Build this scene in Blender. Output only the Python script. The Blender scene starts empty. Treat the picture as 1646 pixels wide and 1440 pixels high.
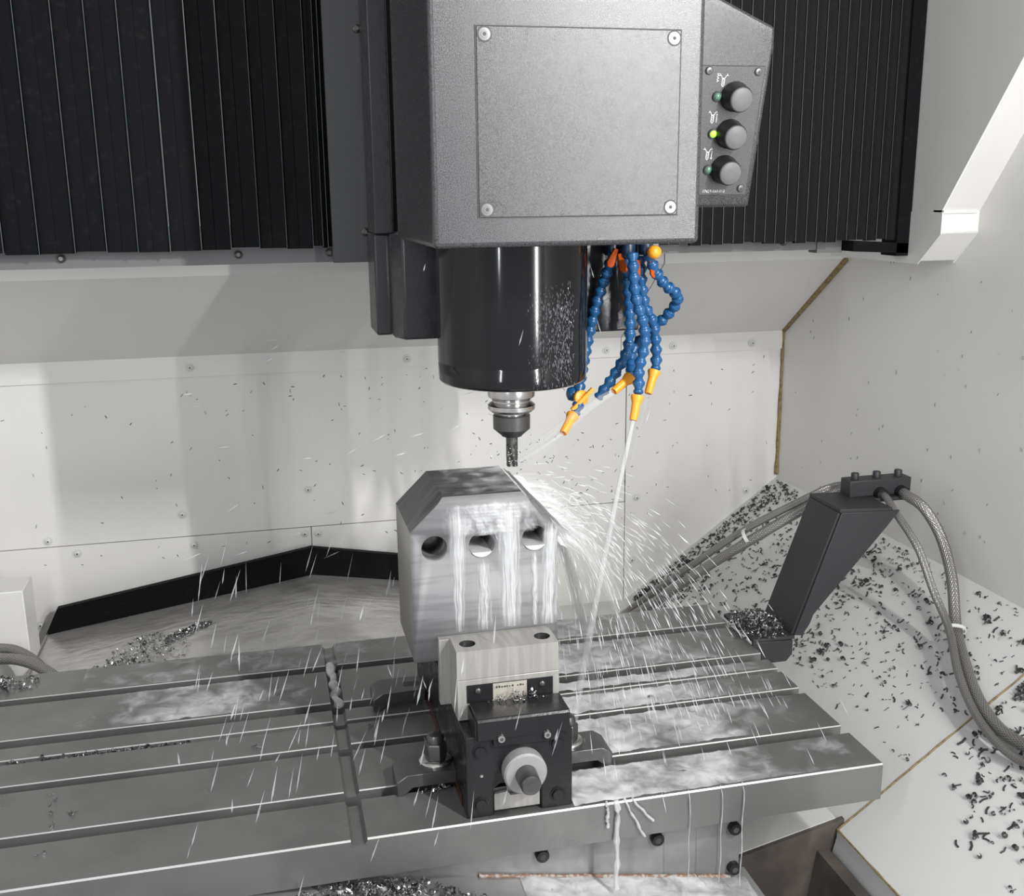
import bpy, bmesh, math, random
from mathutils import Vector, Matrix, noise
from mathutils.geometry import tessellate_polygon
random.seed(7)
rnd = random.Random(11)
S = bpy.context.scene
COL = S.collection
V = Vector

# ------------------------------------------------------------------ camera, world, lamps, exposure
cd = bpy.data.cameras.new('camera')
cam = bpy.data.objects.new('camera', cd)
COL.objects.link(cam)
r = V((0.97354528, 0.01130764, -0.2282142)); dn = V((-0.06415714, 0.97212315, -0.22552259)); fz = V((0.21930218, 0.23419802, 0.94713137))
# rows above are camera axes expressed in (X, down, depth); convert to world (X, Y depth, Z up)
cw = lambda a: V((a.x, a.z, -a.y))
R_, U_, F_ = cw(r), -cw(dn), cw(fz)
M = Matrix((R_, U_, -F_)).transposed().to_4x4()
M.translation = V((0, 0, 0.705))
cam.matrix_world = M
cd.sensor_width = 36.0
cd.lens = 1691.2 / 1646 * 36.0
cd.shift_x = (823 - 818.9) / 1646
cd.clip_start = 0.02
S.camera = cam

w = bpy.data.worlds.new('workshop')
S.world = w
w.use_nodes = True
bg = w.node_tree.nodes['Background']
bg.inputs[0].default_value = (0.93, 0.96, 1.0, 1)
bg.inputs[1].default_value = 0.57


def area(name, loc, target, sx, sy, power, col=(1, 1, 1), spread=math.pi):
    l = bpy.data.lights.new(name, 'AREA')
    l.shape = 'RECTANGLE'
    l.size, l.size_y, l.energy, l.color = sx, sy, power, col
    l.spread = spread
    o = bpy.data.objects.new(name, l)
    COL.objects.link(o)
    o.location = loc
    o.rotation_euler = (V(target) - V(loc)).to_track_quat('-Z', 'Y').to_euler()
    return o


area('machine_lamp_right', (0.91, -0.08, 1.33), (-0.75, 1.8, 0.40), 0.022, 0.14, 12.5, (1.0, 0.99, 0.97), 2.1)
area('door_strip_right', (0.915, -0.08, 0.72), (0.10, 1.7, 0.55), 0.014, 0.75, 13.0, (1.0, 0.99, 0.98))
area('door_strip_left', (-0.52, -0.08, 0.95), (0.75, 1.6, 0.50), 0.025, 0.90, 6.5, (0.95, 0.98, 1.0))
S.view_settings.view_transform = 'Standard'
S.view_settings.look = 'None'
S.view_settings.gamma = 1.0
S.view_settings.use_curve_mapping = False
S.view_settings.exposure = 0.22
S.cycles.transparent_max_bounces = 24
S.cycles.max_bounces = 8


# ------------------------------------------------------------------ materials
def nodes(name):
    m = bpy.data.materials.new(name)
    m.use_nodes = True
    nt = m.node_tree
    return m, nt, nt.nodes['Principled BSDF']


def N(nt, t, **kw):
    n = nt.nodes.new(t)
    for k, v in kw.items():
        setattr(n, k, v)
    return n


def pm(name, col, rough=0.5, metal=0.0, bump=None, var=None, rvar=None, stretch=None, spec=0.5, coat=0.0):
    """bump=(scale,strength[,dist]) var=(scale,colour2,lo,hi) rvar=(scale,rough2,lo,hi) stretch=(x,y,z) of the object coordinates"""
    m, nt, b = nodes(name)
    b.inputs['Base Color'].default_value = (*col, 1)
    b.inputs['Roughness'].default_value = rough
    b.inputs['Metallic'].default_value = metal
    b.inputs['Specular IOR Level'].default_value = spec
    b.inputs['Coat Weight'].default_value = coat
    b.inputs['Coat Roughness'].default_value = 0.12
    tc = N(nt, 'ShaderNodeTexCoord')
    src = tc.outputs['Object']
    if stretch:
        mp = N(nt, 'ShaderNodeMapping')
        mp.inputs['Scale'].default_value = stretch
        nt.links.new(src, mp.inputs[0])
        src = mp.outputs[0]

    def nz(scale, lo=None, hi=None, det=4):
        n = N(nt, 'ShaderNodeTexNoise')
        n.inputs['Scale'].default_value = scale
        n.inputs['Detail'].default_value = det
        nt.links.new(src, n.inputs['Vector'])
        if lo is None:
            return n.outputs[0]
        mr = N(nt, 'ShaderNodeMapRange', interpolation_type='SMOOTHSTEP')
        mr.inputs[1].default_value, mr.inputs[2].default_value = lo, hi
        nt.links.new(n.outputs[0], mr.inputs[0])
        return mr.outputs[0]
    if var:
        mx = N(nt, 'ShaderNodeMix', data_type='RGBA')
        mx.inputs[6].default_value = (*col, 1)
        mx.inputs[7].default_value = (*var[1], 1)
        nt.links.new(nz(var[0], var[2], var[3], 6), mx.inputs[0])
        nt.links.new(mx.outputs[2], b.inputs['Base Color'])
    if rvar:
        mr = N(nt, 'ShaderNodeMapRange')
        mr.inputs[1].default_value, mr.inputs[2].default_value = rvar[2], rvar[3]
        mr.inputs[3].default_value, mr.inputs[4].default_value = rough, rvar[1]
        nt.links.new(nz(rvar[0]), mr.inputs[0])
        nt.links.new(mr.outputs[0], b.inputs['Roughness'])
    if bump:
        bp = N(nt, 'ShaderNodeBump')
        bp.inputs['Strength'].default_value = bump[1]
        bp.inputs['Distance'].default_value = bump[2] if len(bump) > 2 else 0.001
        nt.links.new(nz(bump[0]), bp.inputs['Height'])
        nt.links.new(bp.outputs[0], b.inputs['Normal'])
    return m


def water_mat(name, scale, lo, hi, dens=1.0, col=(0.66, 0.665, 0.675), stretch=(1, 1, 1), attr=True, rough=0.25, coord='UV', bump=0.6):
    """milky coolant: clear where the noise is low, white where aerated; 'dens' attribute thickens it"""
    m, nt, b = nodes(name)
    b.inputs['Base Color'].default_value = (*col, 1)
    b.inputs['Roughness'].default_value = rough
    tc = N(nt, 'ShaderNodeTexCoord')
    mp = N(nt, 'ShaderNodeMapping')
    mp.inputs['Scale'].default_value = stretch
    nt.links.new(tc.outputs[coord], mp.inputs[0])
    n = N(nt, 'ShaderNodeTexNoise')
    n.inputs['Scale'].default_value = scale
    n.inputs['Detail'].default_value = 6
    n.inputs['Roughness'].default_value = 0.57
    n.inputs['Distortion'].default_value = 0.6
    nt.links.new(mp.outputs[0], n.inputs['Vector'])
    h = n.outputs[0]
    if attr:
        a = N(nt, 'ShaderNodeAttribute', attribute_name='dens')
        ad = N(nt, 'ShaderNodeMath', operation='ADD')
        nt.links.new(h, ad.inputs[0])
        nt.links.new(a.outputs['Fac'], ad.inputs[1])
        h2 = ad.outputs[0]
    else:
        h2 = h
    mr = N(nt, 'ShaderNodeMapRange', interpolation_type='SMOOTHSTEP')
    mr.inputs[1].default_value, mr.inputs[2].default_value = lo, hi
    mr.inputs[3].default_value, mr.inputs[4].default_value = 0.0, dens
    nt.links.new(h2, mr.inputs[0])
    nt.links.new(mr.outputs[0], b.inputs['Alpha'])
    bp = N(nt, 'ShaderNodeBump')
    bp.inputs['Strength'].default_value = bump
    bp.inputs['Distance'].default_value = 0.002
    nt.links.new(h, bp.inputs['Height'])
    nt.links.new(bp.outputs[0], b.inputs['Normal'])
    return m


def braid_mat(name):
    m, nt, b = nodes(name)
    b.inputs['Metallic'].default_value = 0.8
    b.inputs['Roughness'].default_value = 0.38
    tc = N(nt, 'ShaderNodeTexCoord')
    sep = N(nt, 'ShaderNodeSeparateXYZ')
    nt.links.new(tc.outputs['UV'], sep.inputs[0])
    outs = []
    for sgn in (1, -1):
        k = N(nt, 'ShaderNodeMath', operation='MULTIPLY_ADD')
        k.inputs[1].default_value = 16.0 * sgn
        k2 = N(nt, 'ShaderNodeMath', operation='MULTIPLY')
        k2.inputs[1].default_value = 260.0
        nt.links.new(sep.outputs[1], k2.inputs[0])
        nt.links.new(sep.outputs[0], k.inputs[0])
        nt.links.new(k2.outputs[0], k.inputs[2])
        s = N(nt, 'ShaderNodeMath', operation='PINGPONG')
        s.inputs[1].default_value = 1.0
        nt.links.new(k.outputs[0], s.inputs[0])
        outs.append(s.outputs[0])
    mx = N(nt, 'ShaderNodeMath', operation='MAXIMUM')
    nt.links.new(outs[0], mx.inputs[0])
    nt.links.new(outs[1], mx.inputs[1])
    cr = N(nt, 'ShaderNodeMix', data_type='RGBA')
    cr.inputs[6].default_value = (0.07, 0.065, 0.06, 1)
    cr.inputs[7].default_value = (0.40, 0.39, 0.38, 1)
    nt.links.new(mx.outputs[0], cr.inputs[0])
    nt.links.new(cr.outputs[2], b.inputs['Base Color'])
    bp = N(nt, 'ShaderNodeBump')
    bp.inputs['Strength'].default_value = 0.8
    bp.inputs['Distance'].default_value = 0.0008
    nt.links.new(mx.outputs[0], bp.inputs['Height'])
    nt.links.new(bp.outputs[0], b.inputs['Normal'])
    return m


WHITE = pm('white_paint', (0.71, 0.70, 0.68), 0.42, bump=(900, 0.05, 0.0004), var=(3.0, (0.66, 0.652, 0.63), 0.45, 0.75))
WHITE2 = pm('white_paint_chute', (0.58, 0.58, 0.57), 0.38, bump=(700, 0.05, 0.0004), var=(6.0, (0.53, 0.527, 0.515), 0.5, 0.8))
SEAL = pm('old_sealant', (0.25, 0.185, 0.085), 0.7, var=(120, (0.16, 0.11, 0.05), 0.45, 0.6), bump=(300, 0.5))
GAP = pm('dark_gap', (0.05, 0.05, 0.05), 0.7)
RAIL = pm('grey_paint', (0.11, 0.11, 0.113), 0.5, bump=(500, 0.1))
GREYCOVER = pm('dark_grey_paint', (0.060, 0.060, 0.063), 0.45, bump=(400, 0.1))
SADDLE = pm('charcoal_paint', (0.030, 0.030, 0.034), 0.38, bump=(250, 0.25), rvar=(60, 0.22, 0.4, 0.7))
BELLOW = pm('black_fold_sheet', (0.006, 0.006, 0.007), 0.5, bump=(60, 0.12), var=(90, (0.010, 0.010, 0.011), 0.55, 0.75), spec=0.05)
FOLDEDGE = pm('worn_fold_edge_glint', (0.055, 0.055, 0.06), 0.4, var=(70, (0.02, 0.05, 0.05), 0.45, 0.6))  # lighter grey paints the highlight line along each worn fold edge
HEAD = pm('head_grey_paint', (0.056, 0.056, 0.06), 0.29, metal=0.0, spec=0.5, bump=(1100, 0.55, 0.0004), rvar=(700, 0.22, 0.4, 0.6), var=(750, (0.015, 0.015, 0.016), 0.48, 0.62))
BLACKGLOSS = pm('black_gloss_housing', (0.008, 0.008, 0.0095), 0.085, spec=0.36, rvar=(30, 0.14, 0.4, 0.7), stretch=(1, 1, 0.15))
BLACK = pm('black_oxide', (0.012, 0.012, 0.0135), 0.34, bump=(200, 0.2), rvar=(40, 0.2, 0.4, 0.65), spec=0.35)
BLACKMATT = pm('black_powder_coat', (0.024, 0.024, 0.027), 0.5, bump=(500, 0.2))
RUBBER = pm('grey_button_cap', (0.13, 0.13, 0.135), 0.5)
RUBBERSIDE = pm('black_button_skirt', (0.018, 0.018, 0.02), 0.4)
PANEL = pm('graphite_panel', (0.105, 0.105, 0.11), 0.42, metal=0.3, bump=(700, 0.4, 0.0004), var=(900, (0.07, 0.07, 0.074), 0.45, 0.65))
PRINT = pm('white_print', (0.75, 0.75, 0.75), 0.6)
STEEL = pm('bright_steel', (0.55, 0.54, 0.53), 0.2, metal=1.0, rvar=(80, 0.3, 0.4, 0.6))
DARKSTEEL = pm('dark_steel', (0.12, 0.12, 0.12), 0.34, metal=0.8, bump=(120, 0.15))
SCREW = pm('screw_steel', (0.16, 0.16, 0.16), 0.35, metal=0.7)
SCREWW = pm('painted_screw', (0.60, 0.60, 0.58), 0.4)
TABLE = pm('wet_cast_iron', (0.20, 0.20, 0.196), 0.33, metal=0.55, bump=(260, 0.14, 0.0006), var=(9, (0.165, 0.165, 0.162), 0.4, 0.62), rvar=(12, 0.27, 0.42, 0.66))
TABLEEDGE = pm('worn_bright_edge', (0.42, 0.42, 0.41), 0.4, metal=0.5)
GROUND = pm('ground_jaw_steel', (0.36, 0.35, 0.33), 0.45, metal=0.35, stretch=(12, 1, 1), bump=(60, 0.03), var=(12, (0.31, 0.30, 0.285), 0.4, 0.6))
BLOCK = pm('milled_steel_block', (0.215, 0.215, 0.22), 0.60, metal=0.1, stretch=(1, 1, 12), bump=(40, 0.05), var=(10, (0.17, 0.17, 0.175), 0.45, 0.65))
BLOCKDARK = pm('sawn_steel_face', (0.20, 0.20, 0.205), 0.38, metal=0.7, stretch=(1, 18, 1), bump=(22, 0.2), var=(12, (0.11, 0.11, 0.113), 0.4, 0.6))
DIAL = pm('satin_aluminium', (0.31, 0.31, 0.31), 0.5, metal=0.2)
COVER = pm('wet_way_cover', (0.56, 0.55, 0.535), 0.27, metal=0.6, bump=(28, 0.35, 0.004), var=(14, (0.44, 0.43, 0.42), 0.4, 0.65), stretch=(1, 2.2, 1))
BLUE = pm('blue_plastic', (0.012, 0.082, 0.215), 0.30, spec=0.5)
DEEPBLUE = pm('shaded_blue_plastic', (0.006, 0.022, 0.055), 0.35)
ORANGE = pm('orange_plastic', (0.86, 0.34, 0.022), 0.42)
VALVE = pm('shaded_orange_plastic', (0.40, 0.062, 0.003), 0.6, spec=0.15)  # darker copy of the orange, shade under the head put into the colour
CHIP = pm('metal_swarf', (0.085, 0.085, 0.083), 0.32, metal=0.6)
CHIPB = pm('bright_swarf', (0.62, 0.62, 0.62), 0.22, metal=0.95, var=(130, (0.16, 0.16, 0.16), 0.42, 0.58))
FLECK = pm('wet_fleck', (0.10, 0.10, 0.10), 0.4, metal=0.3)
BRAID = braid_mat('steel_braid')
TIE = pm('clear_cable_tie', (0.60, 0.60, 0.58), 0.35)
PIT = pm('dark_brown_trough', (0.10, 0.085, 0.075), 0.5, var=(14, (0.055, 0.047, 0.042), 0.4, 0.65))  # dark brown, mottled with a darker brown
TROUGHW = pm('trough_sheet', (0.36, 0.35, 0.34), 0.35)
RUST = pm('rusty_weld', (0.20, 0.11, 0.07), 0.6, var=(200, (0.32, 0.30, 0.28), 0.45, 0.6), bump=(300, 0.6))
APRON = pm('wet_grey_plate', (0.26, 0.26, 0.26), 0.3, metal=0.35, var=(12, (0.19, 0.19, 0.19), 0.4, 0.65))
LABEL = pm('scratched_name_plate', (0.56, 0.53, 0.46), 0.35, metal=0.5, var=(70, (0.30, 0.28, 0.24), 0.5, 0.7))
RED = pm('red_oxide', (0.05, 0.014, 0.011), 0.4)
FOAM = water_mat('aerated_coolant', 30, 0.42, 1.10, 0.85, coord='Object', rough=0.2)
STREAM = water_mat('coolant_running_down', 9, 0.50, 1.15, 0.72, stretch=(1.0, 0.22, 1), rough=0.18)
JETM = water_mat('coolant_jet', 14, 0.35, 1.15, 0.50, stretch=(1.2, 0.12, 1), rough=0.15)
MIST = water_mat('coolant_spray_sheet', 10, 0.42, 1.15, 0.88, col=(0.86, 0.865, 0.875), stretch=(1.0, 0.10, 1), rough=0.3)
DROP = water_mat('coolant_drop', 20, 0.0, 0.1, 0.62, attr=False, coord='Object', rough=0.1, bump=0.0)
DROPF = water_mat('coolant_drop_fast', 20, 0.0, 0.1, 0.26, attr=False, coord='Object', rough=0.15, bump=0.0)
BEAD = pm('water_bead', (0.20, 0.205, 0.22), 0.10, metal=0.2, spec=0.9)


def led_mat(name, col, em):
    m, nt, b = nodes(name)
    b.inputs['Base Color'].default_value = (*col, 1)
    b.inputs['Roughness'].default_value = 0.2
    if em:
        b.inputs['Emission Color'].default_value = (*col, 1)
        b.inputs['Emission Strength'].default_value = em
    return m


LEDON = led_mat('lit_green_led', (0.35, 0.95, 0.06), 0.9)
LEDOFF = led_mat('unlit_green_led', (0.10, 0.22, 0.16), 0)


# ------------------------------------------------------------------ mesh building
ORG = {}


class MB:
    def __init__(s):
        s.v, s.f, s.m, s.uv, s.dens = [], [], [], {}, {}

    def add(s, vs, fs, mi=0, uvs=None, dens=None):
        o = len(s.v)
        s.v += [V(p) for p in vs]
        for f in fs:
            s.f.append(tuple(i + o for i in f))
            s.m.append(mi)
        if uvs:
            for i, u in enumerate(uvs):
                s.uv[o + i] = u
        if dens:
            for i, q in enumerate(dens):
                s.dens[o + i] = q
        return s

    def box(s, a, b, mi=0):
        x0, y0, z0 = a
        x1, y1, z1 = b
        return s.add([(x0, y0, z0), (x1, y0, z0), (x1, y1, z0), (x0, y1, z0), (x0, y0, z1), (x1, y0, z1), (x1, y1, z1), (x0, y1, z1)],
                     [(3, 2, 1, 0), (4, 5, 6, 7), (0, 1, 5, 4), (1, 2, 6, 5), (2, 3, 7, 6), (3, 0, 4, 7)], mi)

    def prism(s, poly, axis, a, b, mi=0, matf=None):
        """poly in the two other axes (in x,y,z order) extruded along axis from a to b"""
        def p3(p, t):
            q = list(p)
            q.insert('xyz'.index(axis), t)
            return q
        n = len(poly)
        vs = [p3(p, a) for p in poly] + [p3(p, b) for p in poly]
        s.add(vs, [])
        o = len(s.v) - 2 * n
        tris = tessellate_polygon([[V((p[0], p[1], 0)) for p in poly]])
        for t in tris:
            s.f.append(tuple(o + i for i in t)); s.m.append(mi)
            s.f.append(tuple(o + n + i for i in reversed(t))); s.m.append(mi)
        for i in range(n):
            j = (i + 1) % n
            s.f.append((o + i, o + j, o + n + j, o + n + i)); s.m.append(matf(i) if matf else mi)
        return s

    def lathe(s, prof, org, ax, n=24, mi=0, caps=True, matf=None):
        """prof: list of (t, r) along direction ax from org"""
        ax = V(ax).normalized()
        e = ax.orthogonal().normalized()
        g = ax.cross(e)
        vs, fs, o = [], [], len(s.v)
        for t, rr in prof:
            for k in range(n):
                a = 2 * math.pi * k / n
                vs.append(V(org) + ax * t + (e * math.cos(a) + g * math.sin(a)) * rr)
        s.add(vs, [])
        for i in range(len(prof) - 1):
            for k in range(n):
                k2 = (k + 1) % n
                s.f.append((o + i * n + k, o + i * n + k2, o + (i + 1) * n + k2, o + (i + 1) * n + k)); s.m.append(matf(i) if matf else mi)
        if caps:
            s.f.append(tuple(o + k for k in reversed(range(n)))); s.m.append(mi)
            q = o + (len(prof) - 1) * n
            s.f.append(tuple(q + k for k in range(n))); s.m.append(matf(len(prof) - 2) if matf else mi)
        return s

    def tube(s, path, rad, n=12, mi=0, caps=True, dens=None):
        """path: points; rad: number or list; gets UVs (around, metres along)"""
        path = [V(p) for p in path]
        o = len(s.v)
        up = V((0.13, 0.2, 0.97))
        L = 0
        vs, uvs, dd = [], [], []
        for i, p in enumerate(path):
            t = (path[min(i + 1, len(path) - 1)] - path[max(i - 1, 0)]).normalized()
            e = t.cross(up)
            if e.length < 1e-4:
                e = t.orthogonal()
            e.normalize()
            g = t.cross(e)
            if i:
                L += (p - path[i - 1]).length
            rr = rad[i] if isinstance(rad, (list, tuple)) else rad
            for k in range(n):
                a = 2 * math.pi * k / n
                vs.append(p + (e * math.cos(a) + g * math.sin(a)) * rr)
                uvs.append((abs(2 * k / n - 1), L))
                if dens:
                    dd.append(dens[i])
        s.add(vs, [], uvs=uvs, dens=dd or None)
        for i in range(len(path) - 1):
            for k in range(n):
                k2 = (k + 1) % n
                s.f.append((o + i * n + k, o + i * n + k2, o + (i + 1) * n + k2, o + (i + 1) * n + k)); s.m.append(mi)
        if caps:
            s.f.append(tuple(o + k for k in reversed(range(n)))); s.m.append(mi)
            q = o + (len(path) - 1) * n
            s.f.append(tuple(q + k for k in range(n))); s.m.append(mi)
        return s

    def build(s, name, mat, parent=None, bevel=0, smooth=35, segs=2, recalc=True):
        org = ORG.get(parent.name, V((0, 0, 0))) if parent else V((0, 0, 0))
        me = bpy.data.meshes.new(name)
        me.from_pydata([p - org for p in s.v], [], s.f)
        for m in (mat if isinstance(mat, (list, tuple)) else [mat]):
            me.materials.append(m)
        me.polygons.foreach_set('material_index', s.m)
        if s.uv:
            ul = me.uv_layers.new(name='UVMap')
            for lp in me.loops:
                ul.data[lp.index].uv = s.uv.get(lp.vertex_index, (0, 0))
        if s.dens:
            at = me.attributes.new('dens', 'FLOAT', 'POINT')
            for i in range(len(s.v)):
                at.data[i].value = s.dens.get(i, 0.0)
        if recalc:
            b = bmesh.new()
            b.from_mesh(me)
            bmesh.ops.recalc_face_normals(b, faces=b.faces)
            b.to_mesh(me)
            b.free()
        if smooth:
            me.polygons.foreach_set('use_smooth', [True] * len(me.polygons))
            me.set_sharp_from_angle(angle=math.radians(smooth))
        me.update()
        o = bpy.data.objects.new(name, me)
        COL.objects.link(o)
        if parent:
            o.parent = parent
            ORG[o.name] = org
        if bevel:
            bv = o.modifiers.new('Bevel', 'BEVEL')
            bv.width, bv.segments, bv.limit_method, bv.angle_limit = bevel, segs, 'ANGLE', math.radians(40)
            bv.harden_normals = False
        return o


def thing(name, label, cat, loc, group=None):
    o = bpy.data.objects.new(name, None)
    COL.objects.link(o)
    o.location = loc
    o.empty_display_size = 0.03
    ORG[o.name] = V(loc)
    return tag(o, label, cat, group)


def tag(o, label=None, cat=None, group=None, kind=None):
    if label: o['label'] = label
    if cat: o['category'] = cat
    if group: o['group'] = group
    if kind: o['kind'] = kind
    return o


def inst(src, parent, loc, rot=None, scale=None):
    """a copy of a part, sharing mesh data, placed at a world location"""
    c = src.copy()
    COL.objects.link(c)
    c.parent = parent
    c.location = V(loc) - (ORG.get(parent.name, V((0, 0, 0))) if parent else V((0, 0, 0)))
    if rot is not None: c.rotation_euler = rot
    if scale is not None: c.scale = scale
    if parent: ORG[c.name] = ORG.get(parent.name, V((0, 0, 0)))
    return c


def smooth_path(pts, n=8):
    pts = [V(p) for p in pts]
    P = [pts[0] * 2 - pts[1]] + pts + [pts[-1] * 2 - pts[-2]]
    out = []
    for i in range(1, len(P) - 2):
        a, b, c, d = P[i - 1], P[i], P[i + 1], P[i + 2]
        for k in range(n):
            t = k / n
            out.append(0.5 * ((2 * b) + (c - a) * t + (2 * a - 5 * b + 4 * c - d) * t * t + (3 * b - a - 3 * c + d) * t ** 3))
    out.append(pts[-1])
    return out


# ------------------------------------------------------------------ the enclosure
YW, XR = 2.1, 1.105
SEAMX = 0.744
wall = MB().box((-1.25, YW, 0.0485), (SEAMX - 0.001, YW + 0.012, 0.42)).build('wall_back', WHITE)
tag(wall, kind='structure')
MB().box((SEAMX + 0.001, YW, -0.30), (1.125, YW + 0.012, 0.42)).build('wall_panel', WHITE, wall)
MB().box((-1.25, YW - 0.0015, -0.30), (0.066, YW + 0.012, 0.047)).build('wall_panel', WHITE, wall)
MB().box((0.0675, YW - 0.0015, -0.30), (SEAMX - 0.001, YW + 0.012, 0.047)).build('wall_panel', WHITE, wall)
MB().box((-1.25, YW + 0.004, -0.30), (1.125, YW + 0.02, 0.42)).build('gap_backing', GAP, wall)
# folded strip, sloping canopy and lip above the wall
MB().prism([(2.0945, 0.3695), (2.0945, 0.41), (1.858, 0.5775), (1.858, 0.66), (1.87, 0.66), (1.87, 0.585), (2.11, 0.418), (2.11, 0.3695)], 'x', -1.25, 0.728).build('sloping_canopy', WHITE, wall)
MB().prism([(2.0955, 0.3705), (2.0955, 0.41), (1.858, 0.5775), (1.858, 0.66), (1.87, 0.66), (1.87, 0.585), (2.11, 0.418), (2.11, 0.3705)], 'x', 0.730, 1.105).build('sloping_canopy', WHITE, wall)
tr = MB().box((-1.25, 1.595, 0.611), (0.93, 1.62, 0.634)).build('trim_1', RAIL)
tag(tr, kind='structure')
for x in (-0.27, -0.03, 0.10, 0.155, 0.83):
    MB().lathe([(0, 0.006), (0.005, 0.0055), (0.007, 0.003)], (x, 1.595, 0.625), (0, -1, 0), 10).build('screw', DARKSTEEL, tr)
MB().box((0.89, 1.592, 0.606), (0.935, 1.62, 0.640)).build('joint_plate', RAIL, tr)

wr = MB().box((XR, 0.2, -0.4), (XR + 0.02, 2.112, 1.7)).build('wall_right', WHITE)
tag(wr, kind='structure')
wl = MB().box((-1.27, 0.1, -0.4), (-1.25, 2.112, 1.2)).build('wall_left', WHITE)
tag(wl, kind='structure')
ce = MB().box((-1.27, 0.30, 1.60), (XR + 0.02, 2.112, 1.62)).build('ceiling', WHITE)
tag(ce, kind='structure')
# old sealant in the corner: up the canopy and down the corner
tag(MB().tube([(XR - 0.002, 1.858, 0.579), (XR - 0.002, 1.95, 0.513), (XR - 0.002, 2.02, 0.464), (XR - 0.002, 2.093, 0.412)], [0.008, 0.007, 0.0065, 0.006], 8).build('sealant_bead', SEAL, wr))
sp = [(XR - 0.001 - rnd.uniform(0, 0.0012), 2.097, 0.41 - 0.018 * i) for i in range(19)]
MB().tube(sp, [rnd.uniform(0.003, 0.0058) for _ in sp], 8).build('sealant_bead', SEAL, wr)

# screws with washers on the back wall
scp = MB()
scp.lathe([(0, 0.0088), (0.0012, 0.0088), (0.0014, 0.0056), (0.003, 0.0053), (0.0042, 0.0040), (0.0045, 0.0022)], (0, 0, 0), (0, -1, 0), 16)
scp.lathe([(0.0046, 0.0019), (0.0047, 0.0005)], (0, 0, 0), (0, -1, 0), 6, mi=1)
sc0 = None
for x, z in [(-0.145, .388), (-0.183, .094), (.065, .127), (-.436, .060), (-.385, .031), (-.165, .029), (.053, .034), (.080, .032), (.275, .386), (.696, .385), (.846, .388), (.771, .055), (.762, -.088), (1.03, .052), (1.028, .386), (-.468, -.111), (-.52, -.211)]:
    yy = YW - 0.0055 if .37 < z < .40 else (YW - 0.0015 if (z < .047 and x < SEAMX) else YW)
    if sc0 is None:
        sc0 = scp.build('screw', [SCREWW, DARKSTEEL], wall)
        sc0.location = (x, yy, z)
    else:
        inst(sc0, wall, (x, yy, z))

# right side cowl (sheet metal duct along the wall)
cp = [(1.478, .672), (1.478, .639), (1.531, .592), (1.86, .592), (1.86, 1.45), (0.905, 1.45)]
tag(MB().prism(cp, 'x', 1.037, XR).build('trim_2', WHITE, None, 0.002, segs=1), kind='structure')
cowl = bpy.data.objects['trim_2']
MB().prism([(1.474, .6705), (1.474, .637), (1.529, .588), (1.80, .588), (1.80, .6705)], 'x', 1.0345, 1.0365).build('fascia_plate', WHITE, cowl)
MB().prism([(1.474, .6735), (1.474, .669), (1.50, .669), (1.50, .6735)], 'x', 1.037, 1.098).build('sheet_edge', WHITE, cowl)
MB().prism([(1.4795, .672), (1.4795, .638), (1.533, .588), (1.60, .588), (1.60, .672)], 'x', 1.1025, 1.1052).build('wall_flange', WHITE, cowl)

# chute: sheet sloping down from the right wall to the trough, two sheets meeting at a sealed seam
TH = 0.729
chz = lambda x: 0.079 - (XR - x) * TH
XC = 0.750
fl = MB().prism([(XR, chz(XR)), (XC, chz(XC)), (XC, chz(XC) - .012), (XR, chz(XR) - .012)], 'y', 1.192, 2.1).build('floor', WHITE2)
tag(fl, kind='structure')
MB().prism([(XR, chz(XR)), (XC, chz(XC)), (XC - .012, chz(XC) - .05), (XC - .012, chz(XC) - .08), (XR, chz(XR) - .03)], 'y', 0.55, 1.189).build('chute_sheet', WHITE2, fl)
sm = [(XC + (XR - XC) * i / 24, 1.1905, chz(XC + (XR - XC) * i / 24) + 0.0005) for i in range(25)]
MB().tube(sm, [rnd.uniform(.0010, .0019) for _ in sm], 6).build('sealant_bead', SEAL, fl)
sm = [(XC - .001, 1.19 - 0.02 * i, chz(XC)) for i in range(18)]
MB().tube(sm, [rnd.uniform(.0010, .0022) for _ in sm], 6).build('sealant_bead', SEAL, fl)
MB().box((-1.25, 1.60, -.20), (XC, 2.1, -.18)).build('floor_plate', WHITE2, fl)
MB().prism([(XC, -.166), (.30, -.266), (.30, -.268), (XC, -.168)], 'y', 1.1995, 1.60).build('floor_plate', WHITE2, fl)
# trough in front
MB().box((-0.3, 0.55, -.42), (XC - .012, 1.20, -.40)).build('trough_bottom', PIT, fl)
MB().prism([(XC + .01, -.1655), (.30, -.2675), (.30, -.42), (XC + .01, -.42)], 'y', 1.193, 1.2000).build('trough_wall', PIT, fl)
MB().prism([(XC - .012, chz(XC) - .02), (XC - .012, -.40), (XC - .10, -.40)], 'y', 0.55, 1.0).build('trough_wall', TROUGHW, fl)
MB().prism([(XC - .012, -.21), (XC - .012, -.40), (XC - .06, -.40), (XC - .03, -.21)], 'y', 1.0, 1.195).build('trough_wall', PIT, fl)
MB().prism([(.56, -.34), (.70, -.40), (.56, -.40)], 'y', 0.6, 1.14).build('trough_ramp', TROUGHW, fl)

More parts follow.
